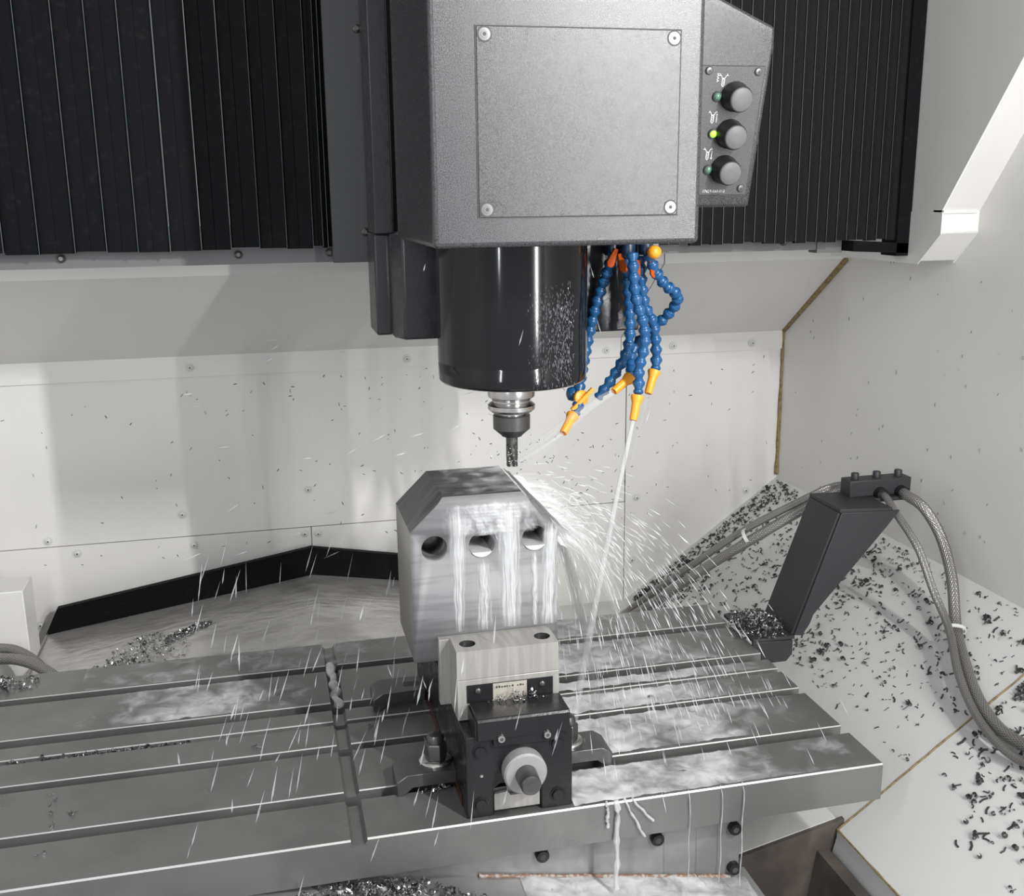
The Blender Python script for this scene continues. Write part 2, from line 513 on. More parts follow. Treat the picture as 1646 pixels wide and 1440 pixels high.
# ------------------------------------------------------------------ bellows covers
def bellows(name, label, xs, y, z0, z1, depth, bulge=False):
    t = thing(name, label, 'machine cover', ((xs[0] + xs[-1]) / 2, y, z0))
    for i in range(len(xs) - 1):
        a, b = xs[i], xs[i + 1]
        m = MB()
        dj = depth * rnd.uniform(.85, 1.15)
        wv = (b - a)
        bow = dj * 0.25 if wv > .036 else 0.0
        if bulge and i in (0, 1, 2):
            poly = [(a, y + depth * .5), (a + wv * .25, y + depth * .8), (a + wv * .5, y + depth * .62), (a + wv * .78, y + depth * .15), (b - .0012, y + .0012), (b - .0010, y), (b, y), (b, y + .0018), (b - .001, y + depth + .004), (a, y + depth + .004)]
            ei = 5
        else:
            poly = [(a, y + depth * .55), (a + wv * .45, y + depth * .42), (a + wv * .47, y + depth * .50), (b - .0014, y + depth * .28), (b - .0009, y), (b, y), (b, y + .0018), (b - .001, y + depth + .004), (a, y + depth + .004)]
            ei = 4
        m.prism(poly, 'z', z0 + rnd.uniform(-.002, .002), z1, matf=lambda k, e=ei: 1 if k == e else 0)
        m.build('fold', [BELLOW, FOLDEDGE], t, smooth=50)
    return t


xl = [-0.475]
pl = [-0.465, -0.42, -0.375, -.334, -.290, -.248, -.205, -.161, -.120, -.0800, -.0395, .0005, .0385, .077, .089, .098]
pl = [-.475, -.43, -.384, -.336, -.291, -.245, -.204, -.163, -.1205, -.0785, -.038, .0015, .0393, .0765, .0905, .0975, .104]
bl = bellows('bellows_cover', 'wide black pleated bellows cover left of the grey spindle head', pl, 1.56, .634, 1.2, .014, True)
xr = [0.44 + 0.0179 * i for i in range(33)]
br = bellows('bellows_cover', 'narrow-pleated black bellows cover behind the control box, right of the spindle head', xr, 1.56, .626, 1.2, .007)
fr = MB()
fr.prism([(1.012, .6), (1.036, .6), (1.036, 1.2), (1.012, 1.2)], 'y', 1.556, 1.60)
fr.prism([(.934, .609), (1.036, .604), (1.036, .62), (.934, .626)], 'y', 1.556, 1.60)
fr.build('end_frame', BELLOW, br, 0.001)
t = thing('column_cover', 'dark grey sheet metal column cover beside the wide bellows', 'machine cover', (.15, 1.56, .612))
MB().prism([(.1035, 1.575), (.1035, 1.5545), (.166, 1.556), (.168, 1.552), (.1975, 1.552), (.1975, 1.575)], 'z', .612, 1.2).build('cover_sheet', GREYCOVER, t)
for z in (.655, .93):
    MB().lathe([(0, .006), (.004, .0055), (.006, .003)], (.150, 1.556, z), (0, -1, 0), 12).build('screw', DARKSTEEL, t)

# ------------------------------------------------------------------ spindle head
hd = thing('spindle_unit', 'big grey metallic spindle head with square screwed front panel', 'spindle head', (.33, 1.26, .649))
MB().box((.1795, 1.12, .6495), (.4805, 1.42, 1.2)).build('housing', HEAD, hd, 0.006, segs=4)
MB().box((.2278, 1.1192, .6802), (.4530, 1.124, .8738)).build('panel_gap', GAP, hd)
fp = MB().box((.2290, 1.1182, .6814), (.4518, 1.124, .8726)).build('front_panel', HEAD, hd, 0.0006, segs=1)
s0 = None
for x in (.2375, .4440):
    for z in (.6895, .8645):
        if s0 is None:
            m = MB().lathe([(0, .0064), (.0009, .0064), (.0010, .0036), (.0012, .0034)], (0, 0, 0), (0, -1, 0), 18)
            m.lathe([(.00125, .0021), (.0013, .0004)], (0, 0, 0), (0, -1, 0), 6, mi=1)
            m.lathe([(0, .0080), (.0004, .0078)], (0, 0, 0), (0, -1, 0), 18, mi=1)
            s0 = m.build('screw', [SCREW, GAP], fp)
            s0.data.transform(Matrix.Translation(ORG[hd.name]))
            s0.location = V((x, 1.1182, z)) - ORG[hd.name]
        else:
            inst(s0, fp, (x, 1.1182, z))
MB().prism([(.183, 1.403), (.515, 1.403), (.515, 1.55), (.152, 1.55), (.152, 1.462), (.172, 1.462), (.172, 1.43)], 'z', .5165, .655).build('saddle', SADDLE, hd, 0.003)
MB().box((.1535, 1.455, .655), (.1795, 1.55, 1.2)).build('rear_edge_plate', SADDLE, hd, 0.002)

sn = thing('spindle_nose', 'glossy black cylindrical spindle housing under the grey head', 'spindle', (.3158, 1.34, .4465))
AX = (.3158, 1.34)
MB().lathe([(0, .098), (.1525, .098)], (*AX, .4955), (0, 0, 1), 72).build('housing', BLACKGLOSS, sn)
MB().lathe([(0, .088), (.002, .0945), (.005, .0972), (.0265, .0980), (.0278, .0972), (.0300, .0972)], (*AX, .4656), (0, 0, 1), 72).build('nose_ring', BLACKGLOSS, sn)
bd = MB()
for i in range(900):
    c = rnd.gauss(0, 1)
    cl = rnd.choice([(-1.26, .22, .07), (-1.02, .24, .06), (-.86, .20, .07), (-1.1, .3, .16)])
    a = -math.pi / 2 - .14 + (cl[0] + 1.55) + rnd.gauss(0, cl[2])
    z = .60 - abs(rnd.gauss(.06, .05)) - rnd.uniform(0, .03)
    if not .470 < z < .64: continue
    rr, h = rnd.uniform(.0002, .00055), rnd.uniform(.0006, .0032)
    p = V((AX[0] + math.cos(a) * .098, AX[1] + math.sin(a) * .098, z))
    nrm, tg = V((math.cos(a), math.sin(a), 0)), V((-math.sin(a), math.cos(a), 0))
    bd.add([p + tg * rr, p + V((0, 0, h)), p - tg * rr, p - V((0, 0, h)), p + nrm * .0006], [(0, 1, 4), (1, 2, 4), (2, 3, 4), (3, 0, 4)])
tag(bd.build('water_beads', BEAD, sn, smooth=80), kind='stuff')

TX, TY = .3137, 1.34
th_ = thing('tool_holder', 'steel tool holder with collet nut and end mill under the black spindle', 'tool holder', (TX, TY, .349))
MB().lathe([(0, .0195), (.006, .0195), (.0061, .0280), (.0095, .0315), (.0150, .0315), (.0195, .0257), (.0215, .0257), (.0225, .0262), (.0265, .0312), (.0305, .0315), (.035, .0312), (.049, .0300)], (TX, TY, .4185), (0, 0, 1), 48).build('flange', STEEL, th_, smooth=25)
MB().lathe([(0, .0135), (.0015, .0145), (.0105, .0248), (.0285, .0249), (.0300, .0235), (.0302, .0195)], (TX, TY, .3905), (0, 0, 1), 40).build('collet_nut', DARKSTEEL, th_, smooth=25)
em = MB()
prof = []
for i in range(25):
    z = i * .0018
    vs = []
    for k in range(24):
        a = 2 * math.pi * k / 24
        fl_ = max(0, math.cos(4 * (a + z * 42)) - .25) if z < .030 else 0
        vs.append((TX + math.cos(a) * (.0079 - .0026 * fl_), TY + math.sin(a) * (.0079 - .0026 * fl_), .349 + z))
    prof.append(vs)
o0 = 0
em.add([p for rg in prof for p in rg], [(i * 24 + k, i * 24 + (k + 1) % 24, (i + 1) * 24 + (k + 1) % 24, (i + 1) * 24 + k) for i in range(24) for k in range(24)] + [tuple(range(23, -1, -1)), tuple(24 * 24 + k for k in range(24))])
em.build('end_mill', DARKSTEEL, th_, smooth=40)

# ------------------------------------------------------------------ control box
cb = thing('control_box', 'grey slanted control box with three round buttons beside the head', 'control box', (.55, 1.26, .687))
ta = math.radians(15.3)
bx0, bx1 = .479, .6165
zt0, zt1 = .956, .896
prof = [(1.23, None), (1.23, .877), (1.2822, .6865), (1.40, .6865), (1.40, None)]
m = MB()
vs = []
for x, zt in ((bx0, zt0), (bx1, zt1)):
    for y, z in prof:
        vs.append((x, y, zt if z is None else z))
m.add(vs, [(0, 1, 2, 3, 4), (9, 8, 7, 6, 5), (0, 5, 6, 1), (1, 6, 7, 2), (2, 7, 8, 3), (3, 8, 9, 4), (4, 9, 5, 0)])
m.build('housing', HEAD, cb, 0.004, segs=3)
NB = V((0, -math.cos(ta), -math.sin(ta)))


def fb(x, s, h=0.0):
    """a point on the tilted face: x, distance s along the face from its bend (down negative), height h off it"""
    return V((x, 1.23, .877)) + V((0, -math.tan(ta) * math.cos(ta), 1 * math.cos(ta))) * s + NB * h


def slab(m, x0, x1, s0, s1, h0, h1, mi=0):
    c = [fb(x, s, h) for h in (h0, h1) for s in (s0, s1) for x in (x0, x1)]
    return m.add(c, [(0, 1, 3, 2), (4, 6, 7, 5), (0, 4, 5, 1), (1, 5, 7, 3), (3, 7, 6, 2), (2, 6, 4, 0)], mi)


slab(MB(), .485, .6092, -.1822, -.0254, -.001, .0004).build('panel_gap', GAP, cb)
cpn = slab(MB(), .485, .6080, -.1811, -.0265, -.001, .0012).build('button_panel', PANEL, cb)
for i, (x, s) in enumerate([(.5737, -.061), (.5737, -.1055), (.5735, -.1492)]):
    o = MB().lathe([(0, .0178), (.004, .0178), (.006, .0168), (.019, .0158), (.0215, .0146)], fb(x, s, .001), NB, 36).build('push_button', RUBBERSIDE, cb, smooth=40)
    MB().lathe([(0, .0143), (.0022, .0140), (.0030, .0128), (.0032, .004)], fb(x, s, .0215), NB, 36).build('button_cap', RUBBER, o, smooth=50)
for x, s, mt in [(.5511, -.0613, LEDOFF), (.5521, -.1054, LEDON), (.5523, -.1495, LEDOFF)]:
    o = MB().lathe([(0, .0062), (.0025, .0060), (.0032, .0050)], fb(x, s, .001), NB, 20).build('indicator_light', GAP, cb)
    MB().lathe([(0, .0047), (.0014, .0043), (.0026, .0028), (.0032, .0008)], fb(x, s, .003), NB, 16).build('lens', mt, o, smooth=80)
    if mt is LEDON:
        o['label'] = 'lit green indicator light'
for x, s in [(.5365, -.0316), (.6003, -.0319), (.6003, -.1731)]:
    m = MB().lathe([(0, .0050), (.0012, .0050), (.0026, .0040), (.003, .0018)], fb(x, s, .001), NB, 16)
    m.lathe([(.0031, .0016), (.0033, .0004)], fb(x, s, .001), NB, 4, mi=1)
    m.build('screw', [SCREW, GAP], cb)


def stroke(m, x, s, pts, wd=.0007):
    for (a, b), (c, d) in zip(pts[:-1], pts[1:]):
        dx, ds = c - a, d - b
        L = math.hypot(dx, ds) or 1
        nx, ns = -ds / L * wd / 2, dx / L * wd / 2
        m.add([fb(x + a + nx, s + b + ns, .0016), fb(x + c + nx, s + d + ns, .0016), fb(x + c - nx, s + d - ns, .0016), fb(x + a - nx, s + b - ns, .0016)], [(0, 1, 2, 3)])
        m.add([fb(x + a + nx, s + b + ns, .0011), fb(x + c + nx, s + d + ns, .0011), fb(x + c - nx, s + d - ns, .0011), fb(x + a - nx, s + b - ns, .0011)], [(3, 2, 1, 0)])


k = .001
for i, (x, s) in enumerate([(.5565, -.041), (.5490, -.0840), (.5490, -.1285)]):
    m = MB()
    stroke(m, x, s, [(-6 * k, 4 * k), (-3 * k, 4 * k), (-2 * k, 1 * k), (2 * k, 1 * k), (3 * k, 4 * k), (6 * k, 4 * k)])
    stroke(m, x, s, [(-4.5 * k, 6 * k), (-4.5 * k, 4 * k)])
    stroke(m, x, s, [(4.5 * k, 6 * k), (4.5 * k, 4 * k)])
    stroke(m, x, s, [(-1.6 * k, 0), (-1.6 * k, -7 * k), (0, -9 * k), (1.6 * k, -7 * k), (1.6 * k, 0), (-1.6 * k, 0)])
    for q in (-2, -4, -6):
        stroke(m, x, s, [(-1.6 * k, q * k - k), (1.6 * k, q * k + k)], .0005)
    if i == 0:
        for q in range(3):
            stroke(m, x, s, [(-8.5 * k, (5 - 3 * q) * k), (-6.2 * k, (4 - 3 * q) * k), (-8.5 * k, (2.6 - 3 * q) * k)])
        stroke(m, x, s, [(-9 * k, 6 * k), (-5.5 * k, 6 * k)])
    else:
        stroke(m, x, s, [(5.5 * k, -8 * k), (5.5 * k, 2.5 * k)])
        e = 2.5 if i == 1 else -8
        dd = -1.6 if i == 1 else 1.6
        stroke(m, x, s, [(4.4 * k, (e + dd) * k), (5.5 * k, e * k), (6.6 * k, (e + dd) * k)])
    m.build('printed_symbol', PRINT, cb, smooth=0, recalc=False)
tcv = bpy.data.curves.new('printed_number', 'FONT')
tcv.body = '17429-060-013'
tcv.size = .0050
tcv.align_x = 'CENTER'
tcv.extrude = .0001
tcv.materials.append(PRINT)
to = bpy.data.objects.new('printed_number', tcv)
COL.objects.link(to)
bpy.context.view_layer.update()
tm = bpy.data.meshes.new_from_object(to.evaluated_get(bpy.context.evaluated_depsgraph_get()))
bpy.data.objects.remove(to)
to = bpy.data.objects.new('printed_number', tm)
COL.objects.link(to)
to.parent = cb
rx = Matrix((V((1, 0, 0)), V((0, -math.sin(ta), math.cos(ta))), NB)).transposed()
to.matrix_local = Matrix.Translation(fb(.5640, -.1785, .0014) - ORG[cb.name]) @ rx.to_4x4()

# ------------------------------------------------------------------ machine table
tb = thing('machine_table', 'long grey cast iron machine table with parallel slots, carrying the vise', 'machine table', (0, 1.34, -.05))
SL = [(1.1435, 1.1642), (1.2630, 1.2805), (1.3350, 1.3470), (1.3800, 1.4030), (1.5090, 1.5300)]
Y0, Y1 = 1.0625, 1.612


def table_profile(zt, ch, deep=.032):
    p = [(Y0, -.05), (Y0, zt - ch), (Y0 + ch, zt)]
    edges = set()
    if ch: edges.add(len(p) - 2)
    for i, (a, b) in enumerate(SL):
        dz = deep if i != 2 else .006
        p.append((a, zt))
        p.append((a, zt - dz))
        p.append((b, zt - dz))
        if ch:
            p.append((b, zt - .0012))
            edges.add(len(p) - 1)
            p.append((b + .0012, zt))
        else:
            p.append((b, zt))
    p += [(Y1, zt), (Y1, -.05)]
    return p, edges


m = MB()
P, E_ = table_profile(0, .0018)
m.prism(P, 'x', -1.1, .0575, matf=lambda i: 1 if i in E_ else 0)
m.prism(P, 'x', .0762, .7265, matf=lambda i: 1 if i in E_ else 0)
P2, E2 = table_profile(-.0075, 0, .0245)
m.prism(P2, 'x', .0575, .0762)
m.build('slotted_top', [TABLE, TABLEEDGE], tb, smooth=30)
ch = MB()
for (a, b) in [(Y0, SL[0][0]), (SL[0][1], SL[1][0]), (SL[1][1], SL[2][0]), (SL[2][1], SL[3][0]), (SL[3][1], SL[4][0]), (SL[4][1], Y1)]:
    for x0, x1 in ((.0575, .0612), (.0762, .0725)):
        ch.prism([(x0, -.0078), (x1, -.0078), (x0, -.003)], 'y', a, b)
ch.build('cross_groove_fillet', TABLE, tb)
MB().box((-1.0, 1.10, -.075), (.69, 1.58, -.0502)).build('under_rib', APRON, tb)

# saddle below the table with bolts and weld, sloping drip ledge
ap = thing('saddle_apron', 'wet grey steel apron plate with bolts below the machine table front', 'machine apron', (.38, 1.1, -.15))
lz = lambda x: -.099 - .176 * (x - .218)
MB().prism([(.05, -.076), (.552, -.076), (.552, lz(.552)), (.05, lz(.05))], 'y', 1.1, 1.13).build('plate', APRON, ap)
MB().prism([(-.4, lz(-.4)), (.57, lz(.57)), (.57, lz(.57) - .012), (-.4, lz(-.4) - .012)], 'y', .80, 1.12).build('drip_ledge', APRON, ap)
wd_ = [(x * .01 + .21, 1.098, lz(x * .01 + .21) + .001) for x in range(34)]
MB().tube(wd_, [rnd.uniform(.002, .0036) for _ in wd_], 7).build('weld_bead', RUST, ap)
for x, z in ((.289, -.080), (.438, -.082), (.543, -.084), (.544, -.142)):
    m = MB().lathe([(0, .0085), (.007, .0085), (.0085, .0075)], (x, 1.1, z), (0, -1, 0), 20)
    m.lathe([(.0086, .0042), (.0087, .001)], (x, 1.1, z), (0, -1, 0), 6, mi=1)
    m.build('bolt', [BLACK, GAP], ap)

# ------------------------------------------------------------------ way cover behind the table
wc = thing('way_cover', 'wet dark grey gable-shaped way cover behind the table', 'machine cover', (.05, 1.85, -.1))
MB().prism([(-.449, -.112), (.062, -.037), (.43, -.098), (.43, -.16), (-.449, -.16)], 'y', 1.615, 2.062).build('cover_sheet', COVER, wc)
MB().prism([(-.449, -.112), (-.4235, -.060), (.0635, .0205), (.43, -.046), (.43, -.098), (.062, -.037)], 'y', 2.046, 2.060).build('wiper_flange', BELLOW, wc)
MB().prism([(-.449, -.112), (-.444, -.108), (-.47, -.15), (-.475, -.155)], 'y', 1.65, 2.06).build('side_lip', TROUGHW, wc)

# white box at the far left, in front of the wall
lb = MB().box((-.80, 1.90, -.178), (-.446, 1.98, .034)).build('guard_box', WHITE, None, 0.002)
tag(lb, 'plain white sheet metal guard box at the left edge behind the table', 'guard box')
ld = MB().box((-.75, 1.625, -.16), (-.46, 1.74, -.052)).build('chip_ledge', BLACKMATT, None, 0.002)
tag(ld, 'black bracket foot beside the white guard box, behind the table', 'bracket')

# ------------------------------------------------------------------ vise
vz = thing('machine_vise', 'black machine vise with pale steel jaw and round dial on the table', 'vise', (.257, 1.25, 0))
VX0, VX1 = .1925, .3195
MB().prism([(VX0, 0), (VX1, 0), (VX1, .100), (.300, .100), (.300, .060), (.214, .060), (.214, .1025), (VX0, .1025)], 'y', 1.0885, 1.47).build('bed', BLACK, vz, 0.0015)
MB().box((VX0 - .001, 1.10, .0), (VX0 - .0002, 1.40, .014)).build('side_stripe', RED, vz)
fpv = MB()
fpv.prism([(VX0, 0), (.2245, 0), (.2245, .034), (.232, .040), (.274, .040), (.2815, .034), (.2815, 0), (VX1, 0), (VX1, .1010), (VX0, .1035)], 'y', 1.0713, 1.088)
fpo = fpv.build('front_plate', BLACK, vz, 0.0015)
for x, z in ((.2090, .0848), (.3005, .0838), (.2092, .0175), (.3015, .0170)):
    mm = MB().lathe([(0, .0088), (.001, .0088), (.0012, .0072), (.003, .0072), (.0042, .0064), (.0042, .0038)], (x, 1.0713, z), (0, -1, 0), 22)
    mm.lathe([(.0032, .0039), (.0033, .0006)], (x, 1.0713, z), (0, -1, 0), 6, mi=1)
    mm.build('cap_screw', [BLACK, GAP], fpo)
MB().lathe([(0, .0022), (.001, .0018)], (.2105, 1.0713, .0535), (0, -1, 0), 8).build('pin_hole', STEEL, fpo)
MB().box((.2245, 1.078, .004), (.2815, 1.084, .032)).build('spindle_nut', DARKSTEEL, vz, .001)
MB().prism([(.2255, .005), (.2805, .005), (.2805, .026), (.27, .026), (.268, .022), (.245, .022), (.242, .028), (.2255, .026)], 'y', 1.0735, 1.0782).build('retainer_plate', GROUND, vz, .0006)
# guard over the screw
g = MB()
g.prism([(1.0655, .1000), (1.0655, .1235), (1.068, .1265), (1.1105, .1265), (1.1105, .112), (1.0760, .112), (1.0760, .1000)], 'x', .2055, .3150)
go = g.build('screw_guard', BLACK, vz, .001)
MB().box((.224, 1.0660, .0905), (.298, 1.0712, .1015)).build('guard_tab', BLACK, vz, .001)
for x, z in ((.2330, .1018), (.2872, .1000)):
    mm = MB().lathe([(0, .0048), (.003, .0048), (.0042, .004)], (x, 1.0657, z), (0, -1, 0), 16)
    mm.lathe([(.0043, .0022), (.0044, .0005)], (x, 1.0657, z), (0, -1, 0), 6, mi=1)
    mm.build('button_screw', [STEEL, GAP], go)
MB().box((.2035, 1.068, .103), (.2058, 1.112, .123)).build('guard_side', BLACK, vz)
# dial and square drive
DX, DZ = .2590, .0585
MB().lathe([(0, .0250), (.004, .0255), (.016, .0255), (.0185, .0235), (.0185, .013)], (DX, 1.0713, DZ), (0, -1, 0), 48).build('dial', DIAL, vz, smooth=30)
MB().box((DX - .0010, 1.0519, DZ - .024), (DX + .0004, 1.0530, DZ - .015)).build('index_mark', GAP, vz)
mm = MB().lathe([(0, .0128), (.024, .0118), (.026, .0105)], (DX, 1.0528, DZ), (0, -1, 0), 28)
mm.lathe([(.0260, .0105), (.0262, .0062), (.0225, .0060)], (DX, 1.0528, DZ), (0, -1, 0), 28, caps=False)
mm.lathe([(.0263, .0055), (.0264, .001)], (DX, 1.0528, DZ), (0, -1, 0), 6, mi=1)
mm.build('drive_shaft', [DARKSTEEL, GAP], vz, smooth=30)
# moving jaw
MB().prism([(1.1128, .1035), (1.1128, .1545), (1.157, .1545), (1.157, .1035)], 'x', .1918, .3150).build('jaw_carrier', GROUND, vz, .0008)
jw = MB()
holes = [(.2088, 1.1343), (.2997, 1.1338)]
outer = [V((.1918, 1.1128, 0)), (V((.3145, 1.1128, 0))), V((.3145, 1.157, 0)), V((.1918, 1.157, 0))]


def ring(cx, cy, rr, n=20):
    return [V((cx + rr * math.cos(2 * math.pi * k / n), cy + rr * math.sin(2 * math.pi * k / n), 0)) for k in range(n)]


loops = [outer] + [ring(*h, .0098) for h in holes]
flat = [p for L in loops for p in L]
tr_ = tessellate_polygon(loops)
jw.add([(p.x, p.y, .1908) for p in flat], tr_)
jw.add([(p.x, p.y, .1552) for p in outer] + [(p.x, p.y, .1908) for p in outer], [(0, 1, 5, 4), (1, 2, 6, 5), (2, 3, 7, 6), (3, 0, 4, 7), (3, 2, 1, 0)])
for h in holes:
    rg = ring(*h, .0098)
    jw.add([(p.x, p.y, .1908) for p in rg] + [(p.x, p.y, .172) for p in rg], [(k, (k + 1) % 20, 20 + (k + 1) % 20, 20 + k) for k in range(20)] + [tuple(range(39, 19, -1))], 1)
MBj = jw.build('jaw_block', [GROUND, DARKSTEEL], vz, smooth=30, recalc=False)
for h in holes:
    mm = MB().lathe([(0, .0088), (.010, .0088), (.011, .0080), (.011, .0052)], (*h, .1722), (0, 0, 1), 18)
    mm.lathe([(.0095, .0052), (.0096, .0006)], (*h, .1722), (0, 0, 1), 6, mi=1)
    mm.build('jaw_screw', [DARKSTEEL, GAP], MBj)
MB().box((.1785, 1.1572, .104), (.3145, 1.1686, .1885)).build('jaw_plate', GROUND, vz, .0008)
# label recess
lr = MB().box((.2030, 1.1118, .1255), (.3072, 1.1128, .1478)).build('label_recess', BLACK, vz)
lp = MB().box((.2340, 1.1108, .1255), (.2750, 1.1118, .1472)).build('name_plate', LABEL, vz)
mm = MB()
for i in range(11):
    if i != 7:
        mm.box((.2375 + i * .0032, 1.1105, .1415), (.2375 + i * .0032 + rnd.uniform(.0014, .0024), 1.1109, .1415 + rnd.uniform(.0015, .0026)))
mm.build('worn_print', DARKSTEEL, lp)
for x in (.2160, .2935):
    MB().lathe([(0, .0036), (.0022, .0034), (.003, .0022)], (x, 1.1118, .1405), (0, -1, 0), 14).build('button_screw', DARKSTEEL, lr)
# fixed jaw behind the block, parallels under it
MB().box((.1785, 1.301, .104), (.3145, 1.355, .1885)).build('fixed_jaw', GROUND, vz, .0008)
MB().box((.1990, 1.1695, .1030), (.208, 1.2990, .1565)).build('parallel_bar', DARKSTEEL, vz)
MB().box((.2900, 1.1695, .1030), (.299, 1.2990, .1565)).build('parallel_bar', DARKSTEEL, vz)

# ------------------------------------------------------------------ workpiece
BX0, BX1, BF, BB, BZ0, BZT = .1501, .3290, 1.169, 1.3003, .157, .3603
cut = [(BX0, BZ0), (BX1, BZ0), (BX1, .304), (.2865, BZT), (.1905, BZT), (BX0, .3208)]
k_ = .0066
fro = [(BX0, BZ0), (BX1, BZ0), (BX1, .304), (.2915, BZT - k_), (.1838, BZT - k_), (BX0, .3208)]
wk = MB()
hl = [(.1783, .2999), (.2352, .2997), (.3005, .3027)]
HR = .0155
loops = [[V((x, z, 0)) for x, z in fro]] + [ring(*h, HR, 32) for h in hl]
flat = [p for L in loops for p in L]
tri = tessellate_polygon(loops)
wk.add([(p.x, BF, p.y) for p in flat], [tuple(t) for t in tri])
loops2 = [[V((x, z, 0)) for x, z in cut]] + [ring(*h, HR, 32) for h in hl]
flat2 = [p for L in loops2 for p in L]
wk.add([(p.x, BB, p.y) for p in flat2], [tuple(reversed(t)) for t in tessellate_polygon(loops2)], 1)
A = [(x, BF, z) for x, z in fro]
B = [(x, BF + k_, z) for x, z in cut]
C = [(x, BB, z) for x, z in cut]
for i in range(6):
    j = (i + 1) % 6
    mi = {0: 1, 1: 1, 2: 0, 3: 1, 4: 1, 5: 2}[i]
    wk.add([A[i], A[j], B[j], B[i]], [(3, 2, 1, 0)], 0 if i == 3 else mi)
    wk.add([B[i], B[j], C[j], C[i]], [(3, 2, 1, 0)], mi)
for h in hl:
    rg = ring(*h, HR, 32)
    wk.add([(p.x, BF, p.y) for p in rg] + [(p.x, BB, p.y) for p in rg], [(k, (k + 1) % 32, 32 + (k + 1) % 32, 32 + k) for k in range(32)], 1)
wko = wk.build('steel_block', [BLOCK, BLOCKDARK, GROUND], None, smooth=30, recalc=False)
b_ = bmesh.new(); b_.from_mesh(wko.data); bmesh.ops.remove_doubles(b_, verts=b_.verts, dist=1e-6); bmesh.ops.recalc_face_normals(b_, faces=b_.faces); b_.to_mesh(wko.data); b_.free()
tag(wko, 'chamfered grey steel block with three round holes held upright in the vise', 'workpiece')

# ------------------------------------------------------------------ clamps
def clamp(label, x0, sgn, y0, nut=True, slot=False):
    t = thing('table_clamp', label, 'clamp', (x0 + sgn * .035, y0 + .024, 0), 'clamps holding the vise')
    prof = [(.000, 0), (.009, 0), (.020, .009), (.0735, .009), (.0735, .026), (.012, .026), (.000, .018)]
    MB().prism([(x0 + sgn * a, z) for a, z in prof], 'y', y0, y0 + .047).build('clamp_bar', DARKSTEEL, t, .0012)
    if nut:
        c = (x0 + sgn * .052, y0 + .027)
        MB().lathe([(0, .0205), (.0022, .0205), (.004, .0190), (.0055, .015)], (*c, .0262), (0, 0, 1), 28).build('washer', STEEL, t)
        mm = MB().lathe([(0, .0125), (.0015, .0140), (.019, .0140), (.0215, .0122)], (*c, .0312), (0, 0, 1), 6)
        mm.lathe([(0, .0112), (.006, .0108), (.010, .0085), (.0115, .005)], (*c, .0525), (0, 0, 1), 20)
        mm.build('nut', DARKSTEEL, t, .0006)
    if slot:
        MB().box((x0 + sgn * .045, y0 + .016, .0255), (x0 + sgn * .068, y0 + .030, .0264)).build('bolt_slot', GAP, t, .001)
    return t


clamp('steel step clamp with domed nut on the near left side of the vise', .1195, 1, 1.138)
clamp('bare clamp without a nut at the far left corner of the vise base', .1150, 1, 1.360, False, True)
clamp('foam-covered clamp with nut on the right side of the vise', .3940, -1, 1.143)

# ------------------------------------------------------------------ hose bracket
hb = thing('hose_bracket', 'black bent-sheet hose bracket standing on the right end of the table', 'bracket', (.79, 1.47, -.04))
FY = 1.432
MB().prism([(.7275, .004), (.797, .002), (.797, -.022), (.787, -.034), (.7275, -.034)], 'y', FY, FY + .006).build('foot_front', BLACKMATT, hb, .001)
MB().box((.7275, FY, .0035), (.800, 1.545, .0095)).build('foot_plate', BLACKMATT, hb, .001)
# leaning left sheet: from (x .799,z .012) to (x .872,z .212)
lean = lambda x0, z0, x1, z1, y0, y1, th: [(x0, z0), (x1, z1), (x1 + th, z1), (x0 + th, z0)]
m = MB()
m.prism([(.7945, .0095), (.8665, .2095), (.8725, .2095), (.8005, .0095)], 'y', FY + .004, FY + .098)
m.build('leaning_plate', BLACKMATT, hb, .001)
m = MB()
m.prism([(.7985, .0095), (.8700, .2095), (.9735, .2060), (.9430, .1700), (.8310, .0420), (.826, .028), (.813, .0080)], 'y', FY, FY + .005)
m.build('gusset', BLACKMATT, hb, .001)
MB().prism([(.8665, .2095), (.960, .2064), (.960, .2114), (.8665, .2155)], 'y', FY, FY + .098).build('top_plate', BLACKMATT, hb, .001)
ck = MB().box((.921, 1.497, .2120), (1.034, 1.527, .2400)).build('hose_clamp_block', BLACKMATT, hb, .0015)
MB().box((.90, 1.485, .2050), (1.034, 1.53, .2115)).build('clamp_base', BLACKMATT, hb, .001)
for x in (.938, .978, 1.018):
    mm = MB().lathe([(0, .0065), (.009, .0065), (.010, .0058)], (x, 1.512, .2400), (0, 0, 1), 18)
    mm.lathe([(.0101, .0034), (.0102, .0006)], (x, 1.512, .24), (0, 0, 1), 6, mi=1)
    mm.build('cap_screw', [BLACKMATT, GAP], ck)
for x in (.9763, 1.0150):
    MB().lathe([(0, .012), (.012, .011)], (x, 1.4975, .2155), (0, -1, 0), 20).build('hose_grommet', BLACK, ck)


# ------------------------------------------------------------------ braided hoses
def hose(label, pts, rad, group='braided coolant hoses'):
    o = MB().tube(smooth_path(pts, 8), rad, 16).build('braided_hose', BRAID)
    return tag(o, label, 'hose', group)


